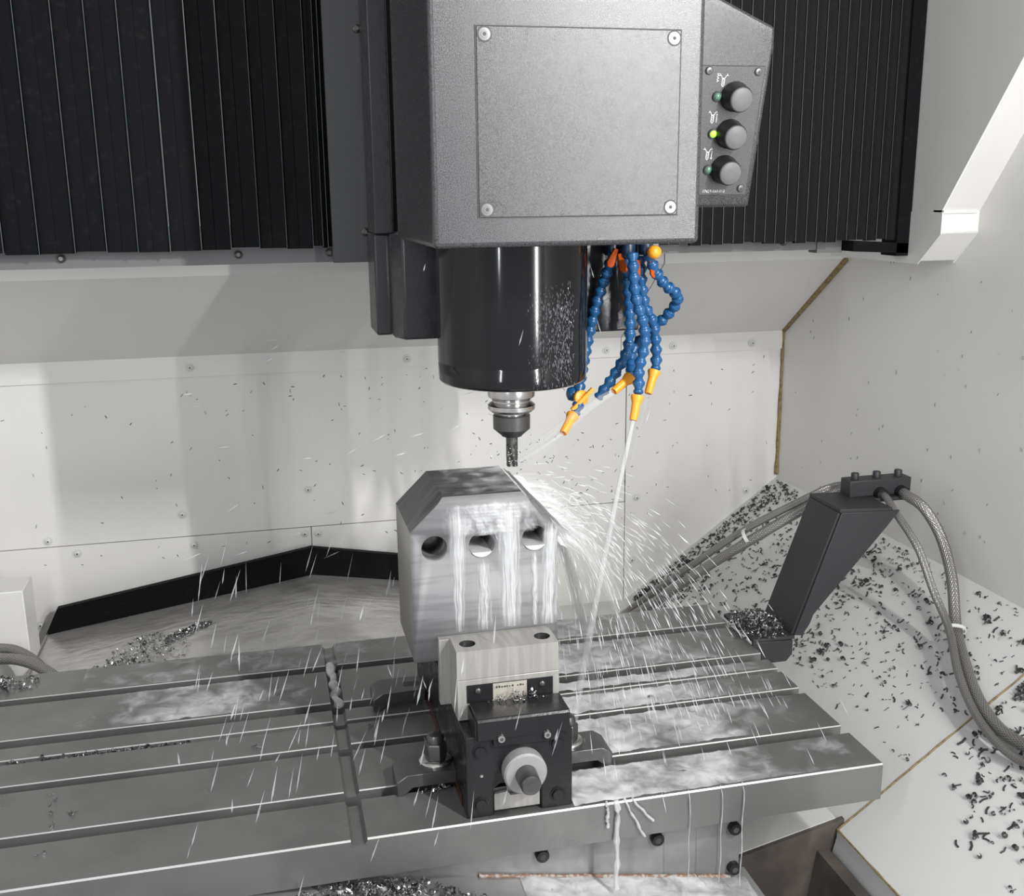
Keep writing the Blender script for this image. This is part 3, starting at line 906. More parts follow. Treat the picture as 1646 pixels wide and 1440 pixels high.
hose('thinner braided steel hose arching out of the bracket clamp onto the white chute', [(.9763, 1.497, .2155), (.9769, 1.478, .2137), (.978, 1.45, .1954), (.9881, 1.4, .1526), (.9945, 1.36, .0929), (.9908, 1.31, .0513), (.9563, 1.235, .0178), (.9384, 1.172, -.0089), (.9293, 1.112, -.0230), (.9354, 1.064, -.0284), (.955, .99, -.0170), (.975, .85, -.003), (.985, .68, .004)], .0062)
hose('thicker braided steel hose arching out of the bracket clamp beside the thinner one', [(1.0159, 1.497, .2157), (1.0127, 1.475, .2155), (1.0264, 1.445, .2006), (1.0441, 1.42, .1569), (1.0367, 1.375, .1046), (1.0121, 1.322, .046), (.9817, 1.255, .0200), (.9568, 1.187, -.0020), (.9476, 1.127, -.0160), (.952, 1.072, -.0150), (.972, .99, -.0020), (.992, .85, .0125), (1.003, .68, .0205)], .0088)
hose('upper braided hose rising from behind the table to the bracket clamp', [(.9586, 1.526, .2260), (.9287, 1.56, .214), (.8914, 1.575, .1941), (.805, 1.63, .1271), (.7346, 1.68, .0548), (.6836, 1.73, -.0087), (.6316, 1.77, -.0687), (.56, 1.80, -.13)], .0066)
hose('lower, thicker braided hose rising from behind the table to the bracket clamp', [(.9551, 1.526, .224), (.9055, 1.555, .1955), (.8000, 1.605, .1139), (.7266, 1.66, .0404), (.6723, 1.7, -.0182), (.615, 1.74, -.0736), (.55, 1.77, -.12)], .0088)
hose('near braided hose curving down behind the left rear table corner', [(-.56, 1.80, -.060), (-.5104, 1.8, -.0533), (-.4688, 1.79, -.0445), (-.4352, 1.77, -.0405), (-.4002, 1.74, -.042), (-.3629, 1.7, -.0520), (-.335, 1.67, -.075)], .0092, 'short braided hoses at the left')
hose('far braided hose curving down behind the left rear table corner', [(-.56, 1.85, -.05), (-.5214, 1.85, -.046), (-.4795, 1.84, -.0453), (-.4527, 1.83, -.0475), (-.4246, 1.81, -.0570), (-.402, 1.79, -.0716), (-.385, 1.775, -.085)], .0085, 'short braided hoses at the left')


def cable_tie(label, c, ax, r1, r2):
    ax = V(ax).normalized()
    e = ax.cross(V((0, 0, 1))).normalized()
    g = ax.cross(e)
    m = MB()
    n = 20
    prof = [(r1, -.003), (r1, .003), (r1 + .0012, .003), (r1 + .0012, -.003)]
    vs = []
    for k in range(n):
        a = 2 * math.pi * k / n
        for (rr, t) in prof:
            q = rr + (r2 - r1)
            vs.append(V(c) + e * math.cos(a) * rr * (r2 / r1) + g * math.sin(a) * rr + ax * t)
    m.add(vs, [(k * 4 + i, k * 4 + (i + 1) % 4, ((k + 1) % n) * 4 + (i + 1) % 4, ((k + 1) % n) * 4 + i) for k in range(n) for i in range(4)])
    m.box(V(c) + g * r1 - V((.003, .003, .003)), V(c) + g * r1 + V((.003, .003, .003)))
    return tag(m.build('cable_tie', TIE), label, 'cable tie')


cable_tie('pale cable tie round the two hoses on the white chute', (1.0015, 1.312, .0475), (-.3, -.62, -.35), .0095, .0160)
cable_tie('pale cable tie round the hose pair behind the table', (.7985, 1.615, .119), (-.75, .45, -.55), .012, .017)


# ------------------------------------------------------------------ blue segmented coolant hoses
def seg_proto(R, L):
    m = MB()
    m.lathe([(0, R * .70), (.02 * L, R * .93), (.10 * L, R), (.30 * L, R * .97), (.62 * L, R * .66), (.74 * L, R * .62), (.86 * L, R * .76), (1.0 * L, R * .83), (1.14 * L, R * .74), (1.24 * L, R * .5)], (0, 0, 0), (0, 0, 1), 20)
    return m


def noz_proto(R, L):
    return MB().lathe([(0, R * .8), (.0005, R * 1.0), (.08 * L, R * 1.02), (.28 * L, R * .74), (.34 * L, R * .68), (.97 * L, R * .60), (L, R * .56), (L, R * .38), (.8 * L, R * .36)], (0, 0, 0), (0, 0, 1), 24)


SEGMESH = NOZMESH = None
HOSEDEF = [
    ('blue segmented coolant hose close beside the spindle, ending in the lowest orange nozzle',
     [(.4616, 1.36, .6264), (.459, 1.37, .612), (.4537, 1.385, .5818), (.4457, 1.39, .5519), (.4412, 1.395, .5257), (.4359, 1.395, .5025), (.4300, 1.39, .4793), (.4210, 1.375, .4604), (.4135, 1.36, .4416), (.4100, 1.35, .4262), (.4041, 1.345, .4153)], ((.4006, 1.345, .4129), (.3808, 1.325, .3925))),
    ('blue segmented coolant hose hanging in front, its orange nozzle pointing straight down',
     [(.4764, 1.33, .6276), (.4766, 1.325, .6101), (.477, 1.32, .5822), (.4799, 1.315, .5622), (.4854, 1.31, .5421), (.4892, 1.31, .5214), (.487, 1.31, .5008), (.4813, 1.31, .4802), (.4816, 1.31, .4634), (.4792, 1.305, .4476)], ((.4784, 1.305, .4426), (.4692, 1.295, .4121))),
    ('blue segmented coolant hose bending left behind the nozzles with no nozzle in sight',
     [(.4819, 1.37, .6197), (.485, 1.37, .5904), (.4883, 1.37, .5566), (.4878, 1.365, .5316), (.4855, 1.36, .511), (.4804, 1.36, .4898), (.4725, 1.36, .4755), (.4646, 1.36, .4629), (.4575, 1.36, .452), (.4487, 1.36, .4412), (.4416, 1.36, .4329)], None),
    ('blue segmented coolant hose looping out to the right, its nozzle slanting left',
     [(.5026, 1.34, .6265), (.5072, 1.34, .615), (.5164, 1.34, .5983), (.5302, 1.345, .5835), (.5459, 1.35, .5734), (.5548, 1.36, .5612), (.5501, 1.37, .5476), (.5433, 1.38, .5348), (.529, 1.385, .5226), (.5163, 1.385, .5109), (.5028, 1.385, .4971), (.4931, 1.375, .4816), (.4889, 1.36, .4705), (.4829, 1.345, .4634)], ((.4793, 1.338, .4615), (.4512, 1.325, .4456))),
    ('blue segmented coolant hose hanging rightmost, its orange nozzle steep',
     [(.4995, 1.36, .6223), (.501, 1.36, .5907), (.5043, 1.355, .5575), (.5126, 1.35, .5392), (.5175, 1.35, .5237), (.5198, 1.35, .5023), (.521, 1.35, .4851), (.5185, 1.345, .4713)], ((.5168, 1.345, .468), (.5055, 1.335, .4426))),
]
for label, pts, noz in HOSEDEF:
    t = thing('coolant_hose', label, 'coolant hose', pts[0], 'blue segmented coolant hoses')
    fine = smooth_path(pts, 24)
    cum = [0.0]
    for a, b in zip(fine[:-1], fine[1:]):
        cum.append(cum[-1] + (b - a).length)
    nseg = max(2, round(cum[-1] / .0142))
    marks = []
    for q in range(nseg + 1):
        d = cum[-1] * q / nseg
        ii = min(len(cum) - 2, max(0, sum(1 for c_ in cum if c_ < d) - 1))
        marks.append(fine[ii].lerp(fine[ii + 1], (d - cum[ii]) / max(1e-9, cum[ii + 1] - cum[ii])))
    for a, b in zip(marks[:-1], marks[1:]):
        q = (b - a).to_track_quat('Z', 'Y')
        if SEGMESH is None:
            o = seg_proto(.0084, .0142).build('segment', BLUE, t, smooth=40)
            SEGMESH = o
            o.location = a - ORG[t.name]
            o.rotation_euler = q.to_euler()
            # the prototype mesh was built round the thing's origin, so recentre it
            o.data.transform(Matrix.Translation(ORG[t.name]))
        else:
            inst(SEGMESH, t, a, q.to_euler())
    if noz:
        a, b = V(noz[0]), V(noz[1])
        q = (b - a).to_track_quat('Z', 'Y')
        if NOZMESH is None:
            o = noz_proto(.0088, .034).build('nozzle', ORANGE, t, smooth=40)
            o.data.transform(Matrix.Translation(ORG[t.name]))
            NOZMESH = o
            o.location = a - ORG[t.name]
            o.rotation_euler = q.to_euler()
        else:
            o = inst(NOZMESH, t, a, q.to_euler())
        pass
    if 'lowest' in label:
        # shut-off valve with orange handle near the end
        c = V((.4130, 1.352, .4345))
        MB().lathe([(0, .0105), (.004, .0105), (.005, .009)], c, (0.25, -.95, .15), 22).build('valve_plug', ORANGE, t)
        MB().add([c + V((-.016, -.010, -.013)), c + V((-.012, -.010, -.017)), c + V((.018, -.010, .011)), c + V((.014, -.010, .015)), c + V((-.016, -.004, -.013)), c + V((-.012, -.004, -.017)), c + V((.018, -.004, .011)), c + V((.014, -.004, .015))],
                 [(0, 1, 2, 3), (7, 6, 5, 4), (0, 4, 5, 1), (1, 5, 6, 2), (2, 6, 7, 3), (3, 7, 4, 0)]).build('valve_handle', ORANGE, t, .001)
        MB().lathe([(0, .004), (.002, .0085), (.008, .0105), (.014, .0085), (.016, .004)], (.3985, 1.368, .4375), (1, 0, 0), 18).build('ball_joint', BLUE, t, smooth=80)

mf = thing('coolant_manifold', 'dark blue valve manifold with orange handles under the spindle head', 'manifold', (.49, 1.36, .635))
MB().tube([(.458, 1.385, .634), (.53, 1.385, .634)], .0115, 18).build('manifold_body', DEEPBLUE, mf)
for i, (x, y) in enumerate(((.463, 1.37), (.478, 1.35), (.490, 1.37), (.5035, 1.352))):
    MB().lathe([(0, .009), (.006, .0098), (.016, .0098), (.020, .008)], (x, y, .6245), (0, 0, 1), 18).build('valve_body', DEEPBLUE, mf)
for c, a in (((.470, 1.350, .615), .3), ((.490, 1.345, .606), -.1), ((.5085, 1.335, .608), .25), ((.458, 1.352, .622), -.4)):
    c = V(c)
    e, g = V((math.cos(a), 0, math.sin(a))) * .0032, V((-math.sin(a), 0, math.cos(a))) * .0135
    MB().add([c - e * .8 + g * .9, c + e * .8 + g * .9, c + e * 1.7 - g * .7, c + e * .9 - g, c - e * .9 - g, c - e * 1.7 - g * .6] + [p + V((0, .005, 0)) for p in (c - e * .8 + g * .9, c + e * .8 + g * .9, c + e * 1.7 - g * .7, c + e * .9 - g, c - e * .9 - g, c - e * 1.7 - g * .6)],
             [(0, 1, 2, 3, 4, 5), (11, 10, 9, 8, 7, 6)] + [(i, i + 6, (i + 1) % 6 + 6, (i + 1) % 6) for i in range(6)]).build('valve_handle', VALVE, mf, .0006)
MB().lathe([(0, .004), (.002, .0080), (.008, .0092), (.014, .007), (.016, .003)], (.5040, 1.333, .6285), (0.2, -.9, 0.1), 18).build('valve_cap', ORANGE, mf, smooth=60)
for (x, y) in ((.463, 1.37), (.478, 1.35), (.490, 1.37), (.5035, 1.352)):
    MB().lathe([(0, .006), (.010, .006)], (x, y, .6420), (0, 0, 1), 12).build('feed_pipe', DARKSTEEL, mf)


# ------------------------------------------------------------------ chips
def chip_geo(kind, s):
    """returns verts, faces of a chip about s metres across lying on z=0"""
    if kind == 'sliver':
        L, w_, h = s, s * .22, s * .10
        b = s * rnd.uniform(-.15, .15)
        vs = [(-L / 2, -w_ / 2, 0), (0, b - w_ / 2, 0), (L / 2, -w_ / 2, 0), (L / 2, w_ / 2, 0), (0, b + w_ / 2, 0), (-L / 2, w_ / 2, 0)]
        vs += [(x, y, h) for x, y, z in vs]
        return vs, [(5, 4, 3, 2, 1, 0), (6, 7, 8, 9, 10, 11)] + [(i, (i + 1) % 6, (i + 1) % 6 + 6, i + 6) for i in range(6)]
    n = 7
    arc = math.radians(rnd.uniform(180, 290))
    R, w_, th = s * .34, s * rnd.uniform(.25, .5), s * .07
    vs = []
    for i in range(n):
        a = arc * i / (n - 1)
        tw = s * .25 * i / n
        for rr in (R, R - th):
            for q in (0, w_):
                vs.append((math.cos(a) * rr, math.sin(a) * rr, q + tw))
    fs = []
    for i in range(n - 1):
        o, p = 4 * i, 4 * i + 4
        fs += [(o, p, p + 1, o + 1), (o + 3, p + 3, p + 2, o + 2), (o + 1, p + 1, p + 3, o + 3), (o + 2, p + 2, p, o)]
    fs += [(0, 1, 3, 2), (4 * n - 4, 4 * n - 2, 4 * n - 1, 4 * n - 3)]
    return vs, fs


def cluster_geo(s):
    vs, fs = [], []
    for i in range(rnd.choice((2, 3, 3, 4))):
        v1, f1 = chip_geo(rnd.choice(('curl', 'curl', 'sliver')), s * rnd.uniform(.5, .8))
        mx = Matrix.Translation((rnd.uniform(-.4, .4) * s, rnd.uniform(-.4, .4) * s, 0)) @ Matrix.Rotation(rnd.uniform(0, 6.28), 4, 'Z') @ Matrix.Rotation(rnd.uniform(-.8, .8), 4, 'X')
        o = len(vs)
        pts = [mx @ V(v) for v in v1]
        lo = min(p.z for p in pts)
        vs += [p - V((0, 0, lo)) for p in pts]
        fs += [tuple(i + o for i in f) for f in f1]
    return vs, fs


protos = []
for i in range(4):
    protos.append(('sliver', chip_geo('sliver', 1.0)))
for i in range(4):
    protos.append(('curl', chip_geo('curl', 1.0)))
for i in range(5):
    protos.append(('cluster', cluster_geo(1.0)))
PMESH = []
for kd, (vs, fs) in protos:
    me = bpy.data.meshes.new('metal_chip')
    me.from_pydata([tuple(v) for v in vs], [], fs)
    me.materials.append(CHIP)
    me.update()
    PMESH.append((kd, me))
SLROT = Matrix.Rotation(-math.atan(TH), 4, 'Y')
nchip = [0]
lab = {'back': 'small dark curled chip on the white chute behind the hose bracket',
       'mid': 'small dark curled chip on the white chute between table and right wall',
       'front': 'small dark curled chip on the front white chute sheet below the sealed seam'}


def chip_obj(mx, kd, zone):
    c = [m_ for k0, m_ in PMESH if k0 == kd]
    o = bpy.data.objects.new('metal_chip', rnd.choice(c))
    COL.objects.link(o)
    o.matrix_world = mx
    tag(o, lab[zone], 'metal chip', {'back': 'chips on the chute behind the bracket', 'mid': 'chips on the chute between table and wall', 'front': 'chips on the front chute sheet'}[zone])
    nchip[0] += 1


def kindpick():
    return rnd.choices(('sliver', 'curl', 'cluster'), (4, 2, 4))[0]


spots = []
while len(spots) < 150:      # front sheet
    x, y = rnd.uniform(.82, 1.04), rnd.uniform(.86, 1.17)
    if rnd.random() > min(1, max(.0, (x - .82) / .06)): continue
    if 1.08 < y and x < .875: continue
    spots.append((x, y, rnd.uniform(.009, .019), 'front'))
n2 = 0
while n2 < 150:              # between table and wall
    x, y = rnd.uniform(.82, 1.095), rnd.uniform(1.20, 1.66)
    lim = .875 + .06 * max(0, (1.42 - y) / .22)
    if x < lim and rnd.random() > .05: continue
    if y < 1.26 and x < 0.95 and rnd.random() < .6: continue
    spots.append((x, y, rnd.uniform(.008, .0155), 'mid'))
    n2 += 1
for x, y, s, zn in spots:
    kd = kindpick()
    if kd != 'cluster': s *= .8
    z = chz(x) + .0003
    mx = Matrix.Translation((x, y, z)) @ SLROT @ Matrix.Rotation(rnd.gauss(.75, .5) if kd == 'sliver' else rnd.uniform(0, 6.28), 4, 'Z') @ Matrix.Scale(s, 4)
    chip_obj(mx, kd, zn)


def chip_mass(name, label, sample, n, mat, parent=None, size=(.004, .009), kinds=('curl', 'curl', 'sliver', 'cluster')):
    m = MB()
    for i in range(n):
        p, rot = sample()
        kd = rnd.choice(kinds)
        vs, fs = rnd.choice([g for k0, g in protos if k0 == kd])
        s = rnd.uniform(*size)
        mx = Matrix.Translation(p) @ rot @ Matrix.Scale(s, 4)
        m.add([mx @ V(v) for v in vs], fs)
    o = m.build(name, mat, parent, smooth=0, recalc=False)
    tag(o, label, 'metal chips' if not parent else None, kind='stuff')
    return o


flat_rot = lambda: Matrix.Rotation(rnd.uniform(0, 6.28), 4, 'Z') @ Matrix.Rotation(rnd.uniform(-.5, .5), 4, 'X')


def s_rear():
    while True:
        x, y = rnd.uniform(.752, 1.10), rnd.uniform(1.56, 2.085)
        if rnd.random() < .35: y = 2.085 - abs(rnd.gauss(0, .06))
        if rnd.random() < .12: x, y = .757 + abs(rnd.gauss(0, .03)), 2.082 - abs(rnd.gauss(0, .05))
        if x < .76 + .0 * y: continue
        if y < 1.56: continue
        return V((x, y, chz(x) + .0004)), SLROT @ flat_rot()


chip_mass('chip_scatter', 'dense scatter of tiny dark chips on the chute by the back corner', s_rear, 1350, CHIP, size=(.0055, .0115), kinds=('curl', 'sliver', 'sliver', 'cluster', 'cluster'))


def s_far():
    x, y = rnd.uniform(.86, 1.10), rnd.uniform(1.2, 1.6)
    return V((x, y, chz(x) + .0004)), SLROT @ flat_rot()


chip_mass('chip_scatter', 'fine chip crumbs between the larger chips on the chute near the right wall', s_far, 260, CHIP, size=(.003, .0075), kinds=('sliver', 'sliver', 'curl', 'cluster'))


def s_front():
    while True:
        x, y = rnd.uniform(.855, 1.05), rnd.uniform(.84, 1.175)
        if y < 1.08 or x > .90: break
    return V((x, y, chz(x) + .0004)), SLROT @ flat_rot()


chip_mass('chip_scatter', 'smaller chips strewn between the larger ones on the front chute sheet', s_front, 190, CHIP, size=(.005, .012), kinds=('sliver', 'sliver', 'curl', 'cluster'))


def heap(cx, cy, z, sx, sy, h, tilt=0):
    def f():
        while True:
            a, b = rnd.gauss(0, .5), rnd.gauss(0, .5)
            if a * a + b * b < 1: break
        q = max(0, 1 - (a * a + b * b)) * h * rnd.random()
        x, y = a * sx, b * sy
        c, s_ = math.cos(tilt), math.sin(tilt)
        zz = z(cx + x * c - y * s_) if callable(z) else z
        return V((cx + x * c - y * s_, cy + x * s_ + y * c, zz + q + .0006)), flat_rot() @ Matrix.Rotation(rnd.uniform(-.9, .9), 4, 'Y')
    return f


chip_mass('chip_heap', 'heap of bright chips piled on the foot of the hose bracket', heap(.762, 1.485, .0105, .048, .062, .016), 420, CHIPB, size=(.004, .008))
cvz = lambda x: -.112 + (x + .449) * .1468
pts_w = [heap(-.235, 1.84, cvz, .070, .085, .020, .4), heap(-.235, 1.84, cvz, .070, .085, .020, .4), heap(-.295, 1.80, cvz, .06, .050, .008, .5), heap(-.185, 1.885, cvz, .035, .018, .006, .6), heap(-.155, 1.905, cvz, .025, .014, .005, .3), heap(-.275, 1.735, cvz, .055, .02, .007, .6)]
chip_mass('chip_heap', 'heap of bright chips lying in the wet on the gable way cover', lambda: rnd.choice(pts_w)(), 620, CHIPB, size=(.0045, .009))
chip_mass('chip_heap', 'line of bright chips caught in the middle table slot at the left', lambda: (V((rnd.choice((rnd.uniform(-.40, -.13), rnd.gauss(-.21, .04))), rnd.uniform(1.335, 1.347), rnd.uniform(-.006, -.002))), flat_rot()), 150, CHIPB, size=(.004, .008))
chip_mass('chip_heap', 'big heap of bright shiny chips on the ledge below the table front', heap(.10, 1.035, lambda x: lz(x), .125, .055, .022), 620, CHIPB, size=(.005, .010))
chip_mass('chip_heap', 'heap of dark wet chips on the rear left corner of the table', heap(-.455, 1.578, .0, .100, .034, .010), 320, CHIPB, size=(.005, .010))
chip_mass('chip_heap', 'few bright chips caught on the vise guard under the name plate', heap(.2655, 1.1045, .1268, .040, .005, .010), 42, CHIPB, size=(.003, .006))
chip_mass('chip_heap', 'small chips trapped under the near left table clamp', heap(.170, 1.140, .0, .022, .006, .006), 30, CHIPB, size=(.003, .006))
chip_mass('chip_heap', 'black fuzzy clump of chips on the chute at the right picture edge', heap(1.014, 1.163, lambda x: chz(x), .016, .016, .012), 120, FLECK, size=(.004, .008))
# a few single chips on the table
for i, (x, y) in enumerate([(-.288, 1.245), (-.285, 1.228), (-.283, 1.20), (-.258, 1.198), (-.275, 1.178), (-.278, 1.12), (-.045, 1.300), (.077 + .03, 1.318), (.105, 1.318)]):
    o = bpy.data.objects.new('metal_chip', rnd.choice([m_ for k0, m_ in PMESH if k0 == 'cluster']).copy())
    o.data.materials.clear(); o.data.materials.append(CHIPB)
    COL.objects.link(o)
    o.matrix_world = Matrix.Translation((x, y, .0003)) @ Matrix.Rotation(rnd.uniform(0, 6), 4, 'Z') @ Matrix.Scale(.010, 4)
    tag(o, ['topmost of the bright chips on the second table strip by the left picture edge', 'second from top of the bright chips by the left picture edge', 'left one of a pair of bright chips near the left picture edge', 'right one of a pair of bright chips near the left picture edge', 'lowest bright chip on the second table strip by the left edge', 'lone bright chip on the front table strip at the far left', 'lone bright chip in the middle of the table, left of the cross groove', 'left chip of two just right of the cross groove', 'right chip of two just right of the cross groove'][i], 'metal chip', 'single chips on the table top')

# chips flung on to the walls
m = MB()
for i in range(330):
    if i < 150:
        x, z = rnd.gauss(.55, .16), rnd.gauss(.10, .09)
    elif i < 200:
        x, z = rnd.gauss(.16, .12), rnd.gauss(.37, .05)
    else:
        x, z = rnd.uniform(-.5, 1.1), rnd.uniform(-.05, .36)
    if not (-.5 < x < 1.09 and .0 < z < .365): continue
    a, L, wd = rnd.uniform(0, 6.28), rnd.uniform(.002, .0075), rnd.uniform(.0008, .0018)
    e, g = V((math.cos(a), 0, math.sin(a))) * L / 2, V((-math.sin(a), 0, math.cos(a))) * wd / 2
    p = V((x, YW - (.0015 if z < .047 and x < SEAMX else 0), z))
    q = V((0, -.0008, 0))
    m.add([p - e - g, p + e - g, p + e + g, p - e + g, p - e + q, p + e + q], [(0, 1, 5, 4), (1, 2, 5), (2, 3, 4, 5), (3, 0, 4)])
tag(m.build('chip_flecks', FLECK, wall, smooth=0, recalc=False), kind='stuff')
m = MB()
for i in range(64):
    y, z = rnd.uniform(1.2, 2.08), rnd.uniform(.09, .62)
    a, L, wd = rnd.uniform(1.0, 2.2), rnd.uniform(.002, .0075), rnd.uniform(.0006, .0014)
    e, g = V((0, math.cos(a), math.sin(a))) * L / 2, V((0, -math.sin(a), math.cos(a))) * wd / 2
    p = V((XR, y, z))
    q = V((-.0008, 0, 0))
    m.add([p - e - g, p + e - g, p + e + g, p - e + g, p - e + q, p + e + q], [(0, 1, 5, 4), (1, 2, 5), (2, 3, 4, 5), (3, 0, 4)])
tag(m.build('chip_flecks', FLECK, wr, smooth=0, recalc=False), kind='stuff')

# ------------------------------------------------------------------ coolant
def jet(label, a, b, r0, r1, sag=0.0, d0=.35, d1=.1):
    a, b = V(a), V(b)
    n = 26
    path, rad, dd = [], [], []
    for i in range(n + 1):
        t = i / n
        p = a.lerp(b, t) + V((0, 0, sag * 4 * t * (1 - t)))
        path.append(p)
        rad.append((r0 + (r1 - r0) * t) * (1 + .08 * math.sin(19 * t)))
        dd.append(d0 + (d1 - d0) * t)
    o = MB().tube(path, rad, 14, caps=False, dens=dd).build('coolant_jet', JETM, None, smooth=80)
    return tag(o, label, 'coolant jet', 'coolant jets')


jet('white coolant jet from the straight-down nozzle to the table beside the vise', (.4692, 1.295, .4121), (.372, 1.245, .004), .0030, .0056, .012, .42, .18)
jet('faint coolant jet from the left-slanting nozzle to the cutter', (.4512, 1.325, .4456), (.330, 1.325, .358), .0044, .0140, .006, .12, -.10)
jet('short coolant jet from the lowest orange nozzle to the cutter', (.3808, 1.325, .3925), (.320, 1.335, .352), .0026, .0050, .0, .20, -.05)
jet('thin coolant jet from the rightmost steep nozzle', (.5055, 1.335, .4426), (.446, 1.278, .28), .0026, .0040, .004, -.05, -.22)


def sheet(name, label, rows, mat, densf, group='coolant flowing off the block'):
    """rows: list of lists of points (grid)"""
    m = MB()
    nr, nc = len(rows), len(rows[0])
    vs, uv, dd = [], [], []
    for i in range(nr):
        for j in range(nc):
            vs.append(rows[i][j])
            uv.append((j / (nc - 1), i / (nr - 1)))
            dd.append(densf(i / (nr - 1), j / (nc - 1)))
    m.add(vs, [(i * nc + j, i * nc + j + 1, (i + 1) * nc + j + 1, (i + 1) * nc + j) for i in range(nr - 1) for j in range(nc - 1)], uvs=uv, dens=dd)
    o = m.build(name, mat, None, smooth=80, recalc=False)
    return tag(o, label, 'coolant', group)


def run(label, x0t, x1t, x0b, x1b, zt, zb, d=.1, edge=.35):
    nr, nc = 40, 12
    rows = []
    for i in range(nr + 1):
        t = i / nr
        row = []
        for j in range(nc + 1):
            u = j / nc
            xa = x0t + (x0b - x0t) * t ** .6
            xb = x1t + (x1b - x1t) * t ** .6
            wob = .0016 * noise.noise(V((u * 3, t * 9, x0t * 90)))
            bulge = math.sin(math.pi * u)
            row.append(V((xa + (xb - xa) * u + wob, BF - .0004 - .0022 * bulge * (.6 + .6 * noise.noise(V((u * 4, t * 14, x0t * 50)))) - .0006 * bulge, zt + (zb - zt) * t)))
        rows.append(row)
    return sheet('coolant_stream', label, rows, STREAM, lambda t, u: d + edge * (max(0, math.sin(math.pi * u)) ** .7 - .6) - (.5 * (.12 - t) / .12 if t < .12 else 0) - (2.0 * (t - .9) if t > .9 else 0))


run('milky coolant stream down the block face left of the middle hole', .190, .2205, .2000, .2125, .352, .1925, .28)
run('milky coolant stream out of the middle hole', .2285, .2425, .2250, .2480, .285, .1925, .24)
run('milky coolant stream between the middle and right holes', .2500, .2830, .2560, .2835, .353, .1925, .32)
run('thin coolant stream out of the right hole', .2935, .3040, .2965, .3040, .288, .1920, .34)
run('broad coolant stream down the right edge of the block face', .3120, .3290, .3040, .3290, .325, .1915, .34)
run('splashed coolant foam along the top of the block face', .1840, .2950, .1900, .3060, .3535, .312, .26, .35)
# coolant lying in the holes
for x, z in (hl[1], hl[2]):
    vs = []
    m = MB()
    n = 14
    for k in range(n + 1):
        a = math.pi * (1.20 + .60 * k / n)
        for y in (BF - .0015, BF + .05):
            vs.append((x + math.cos(a) * HR * .97, y, z + math.sin(a) * HR * .97))
    zz = z + math.sin(math.pi * 1.20) * HR * .97
    m.add(vs, [(2 * k, 2 * k + 2, 2 * k + 3, 2 * k + 1) for k in range(n)] + [tuple(2 * k for k in range(n + 1)), (0, 1, 2 * n + 1, 2 * n)], dens=[.9] * len(vs))
    tag(m.build('coolant_pool', STREAM, None, smooth=40), 'white coolant lying in the %s hole of the block' % ('middle' if x < .25 else 'right'), 'coolant', 'coolant lying in the holes')

# spray sheet thrown from the cutter down along the right chamfer and off the block
rows = []
for i in range(40):
    t = i / 39
    row = []
    for j in range(14):
        u = j / 13
        base = V((.2850 + .0500 * t, BB - .02 - (BB - BF - .02) * min(1, u * 1.0) * (.25 + .75 * min(1, t * 1.8)), .3615 - .0640 * t))
        lift = .010 + .010 * u * (1 - t)
        q = base + V((.002 + .004 * u, 0, .0015)) * (1 + 1.2 * t) + V((0, 0, .002 * noise.noise(V((t * 6, u * 3, 1)))))
        row.append(q)
    rows.append(row)
sheet('coolant_splash', 'bright white coolant splash running down the right chamfer of the block', rows, MIST, lambda t, u: 1.2 - .5 * abs(u - .5) - .35 * t)
for n_, (vx, vy, vz_, dn_, lb_) in enumerate([(.30, -.10, .10, .46, 'inner milky spray curtain falling right of the block'), (.62, -.06, .20, .24, 'outer thin spray curtain thrown right of the block')]):
    rows = []
    for i in range(50):
        t = i / 49
        T = t * (.30 if n_ == 0 else .27)
        row = []
        for j in range(16):
            u = j / 15
            p0 = V((.300 + .034 * u, 1.285 - .115 * u, .350 - .060 * u))
            v = V((vx * (1 - .45 * u), vy - .10 * u, vz_ * (1 - u)))
            p = p0 + v * T + V((0, 0, -.5 * 6.5 * T * T))
            p.z = max(p.z, .003)
            row.append(p + V((.003 * noise.noise(V((t * 5, u * 5, n_))), 0, 0)))
        rows.append(row)
    sheet('coolant_curtain', lb_, rows, MIST, lambda t, u, dn_=dn_: dn_ - .34 * t - .45 * max(0, abs(u - .5) - .2) + .04)


def streak(m, p, d, L, r0):
    d = V(d).normalized()
    e = d.orthogonal().normalized()
    g = d.cross(e)
    a, b, c = p - d * L / 2, p + d * L * .2, p + d * L / 2
    vs = [a] + [b + (e * math.cos(q) + g * math.sin(q)) * r0 for q in (0, 1.57, 3.14, 4.71)] + [c]
    m.add(vs, [(0, 2, 1), (0, 3, 2), (0, 4, 3), (0, 1, 4), (5, 1, 2), (5, 2, 3), (5, 3, 4), (5, 4, 1)])


m = MB()
for i in range(1500):
    u = rnd.random()
    p0 = V((.290 + .040 * u, 1.29 - .12 * u, .355 - .05 * u))
    v = V((rnd.uniform(.15, 1.5) * (1 - .3 * u), rnd.gauss(-.08, .22), rnd.uniform(-.2, .55)))
    T = rnd.uniform(.02, .42)
    gacc = V((0, 0, -9.8))
    p = p0 + v * T + .5 * gacc * T * T
    if p.z < .004 or p.x < .331: continue
    vel = v + gacc * T
    streak(m, p, vel, rnd.uniform(.006, .011) * (1 + vel.length * .8), rnd.uniform(.0003, .0008))
tag(m.build('coolant_spray', DROP, None, smooth=80, recalc=False), 'streaks of coolant spray flying off the right side of the block', 'coolant spray', kind='stuff')
m = MB()
for i in range(150):
    x, y = rnd.uniform(-.12, .30), rnd.uniform(.95, 1.6)
    z = rnd.uniform(.01, .25)
    streak(m, V((x, y, z)), (-.25 + rnd.gauss(0, .1), 0, -1), rnd.uniform(.014, .050), rnd.uniform(.0006, .0016))
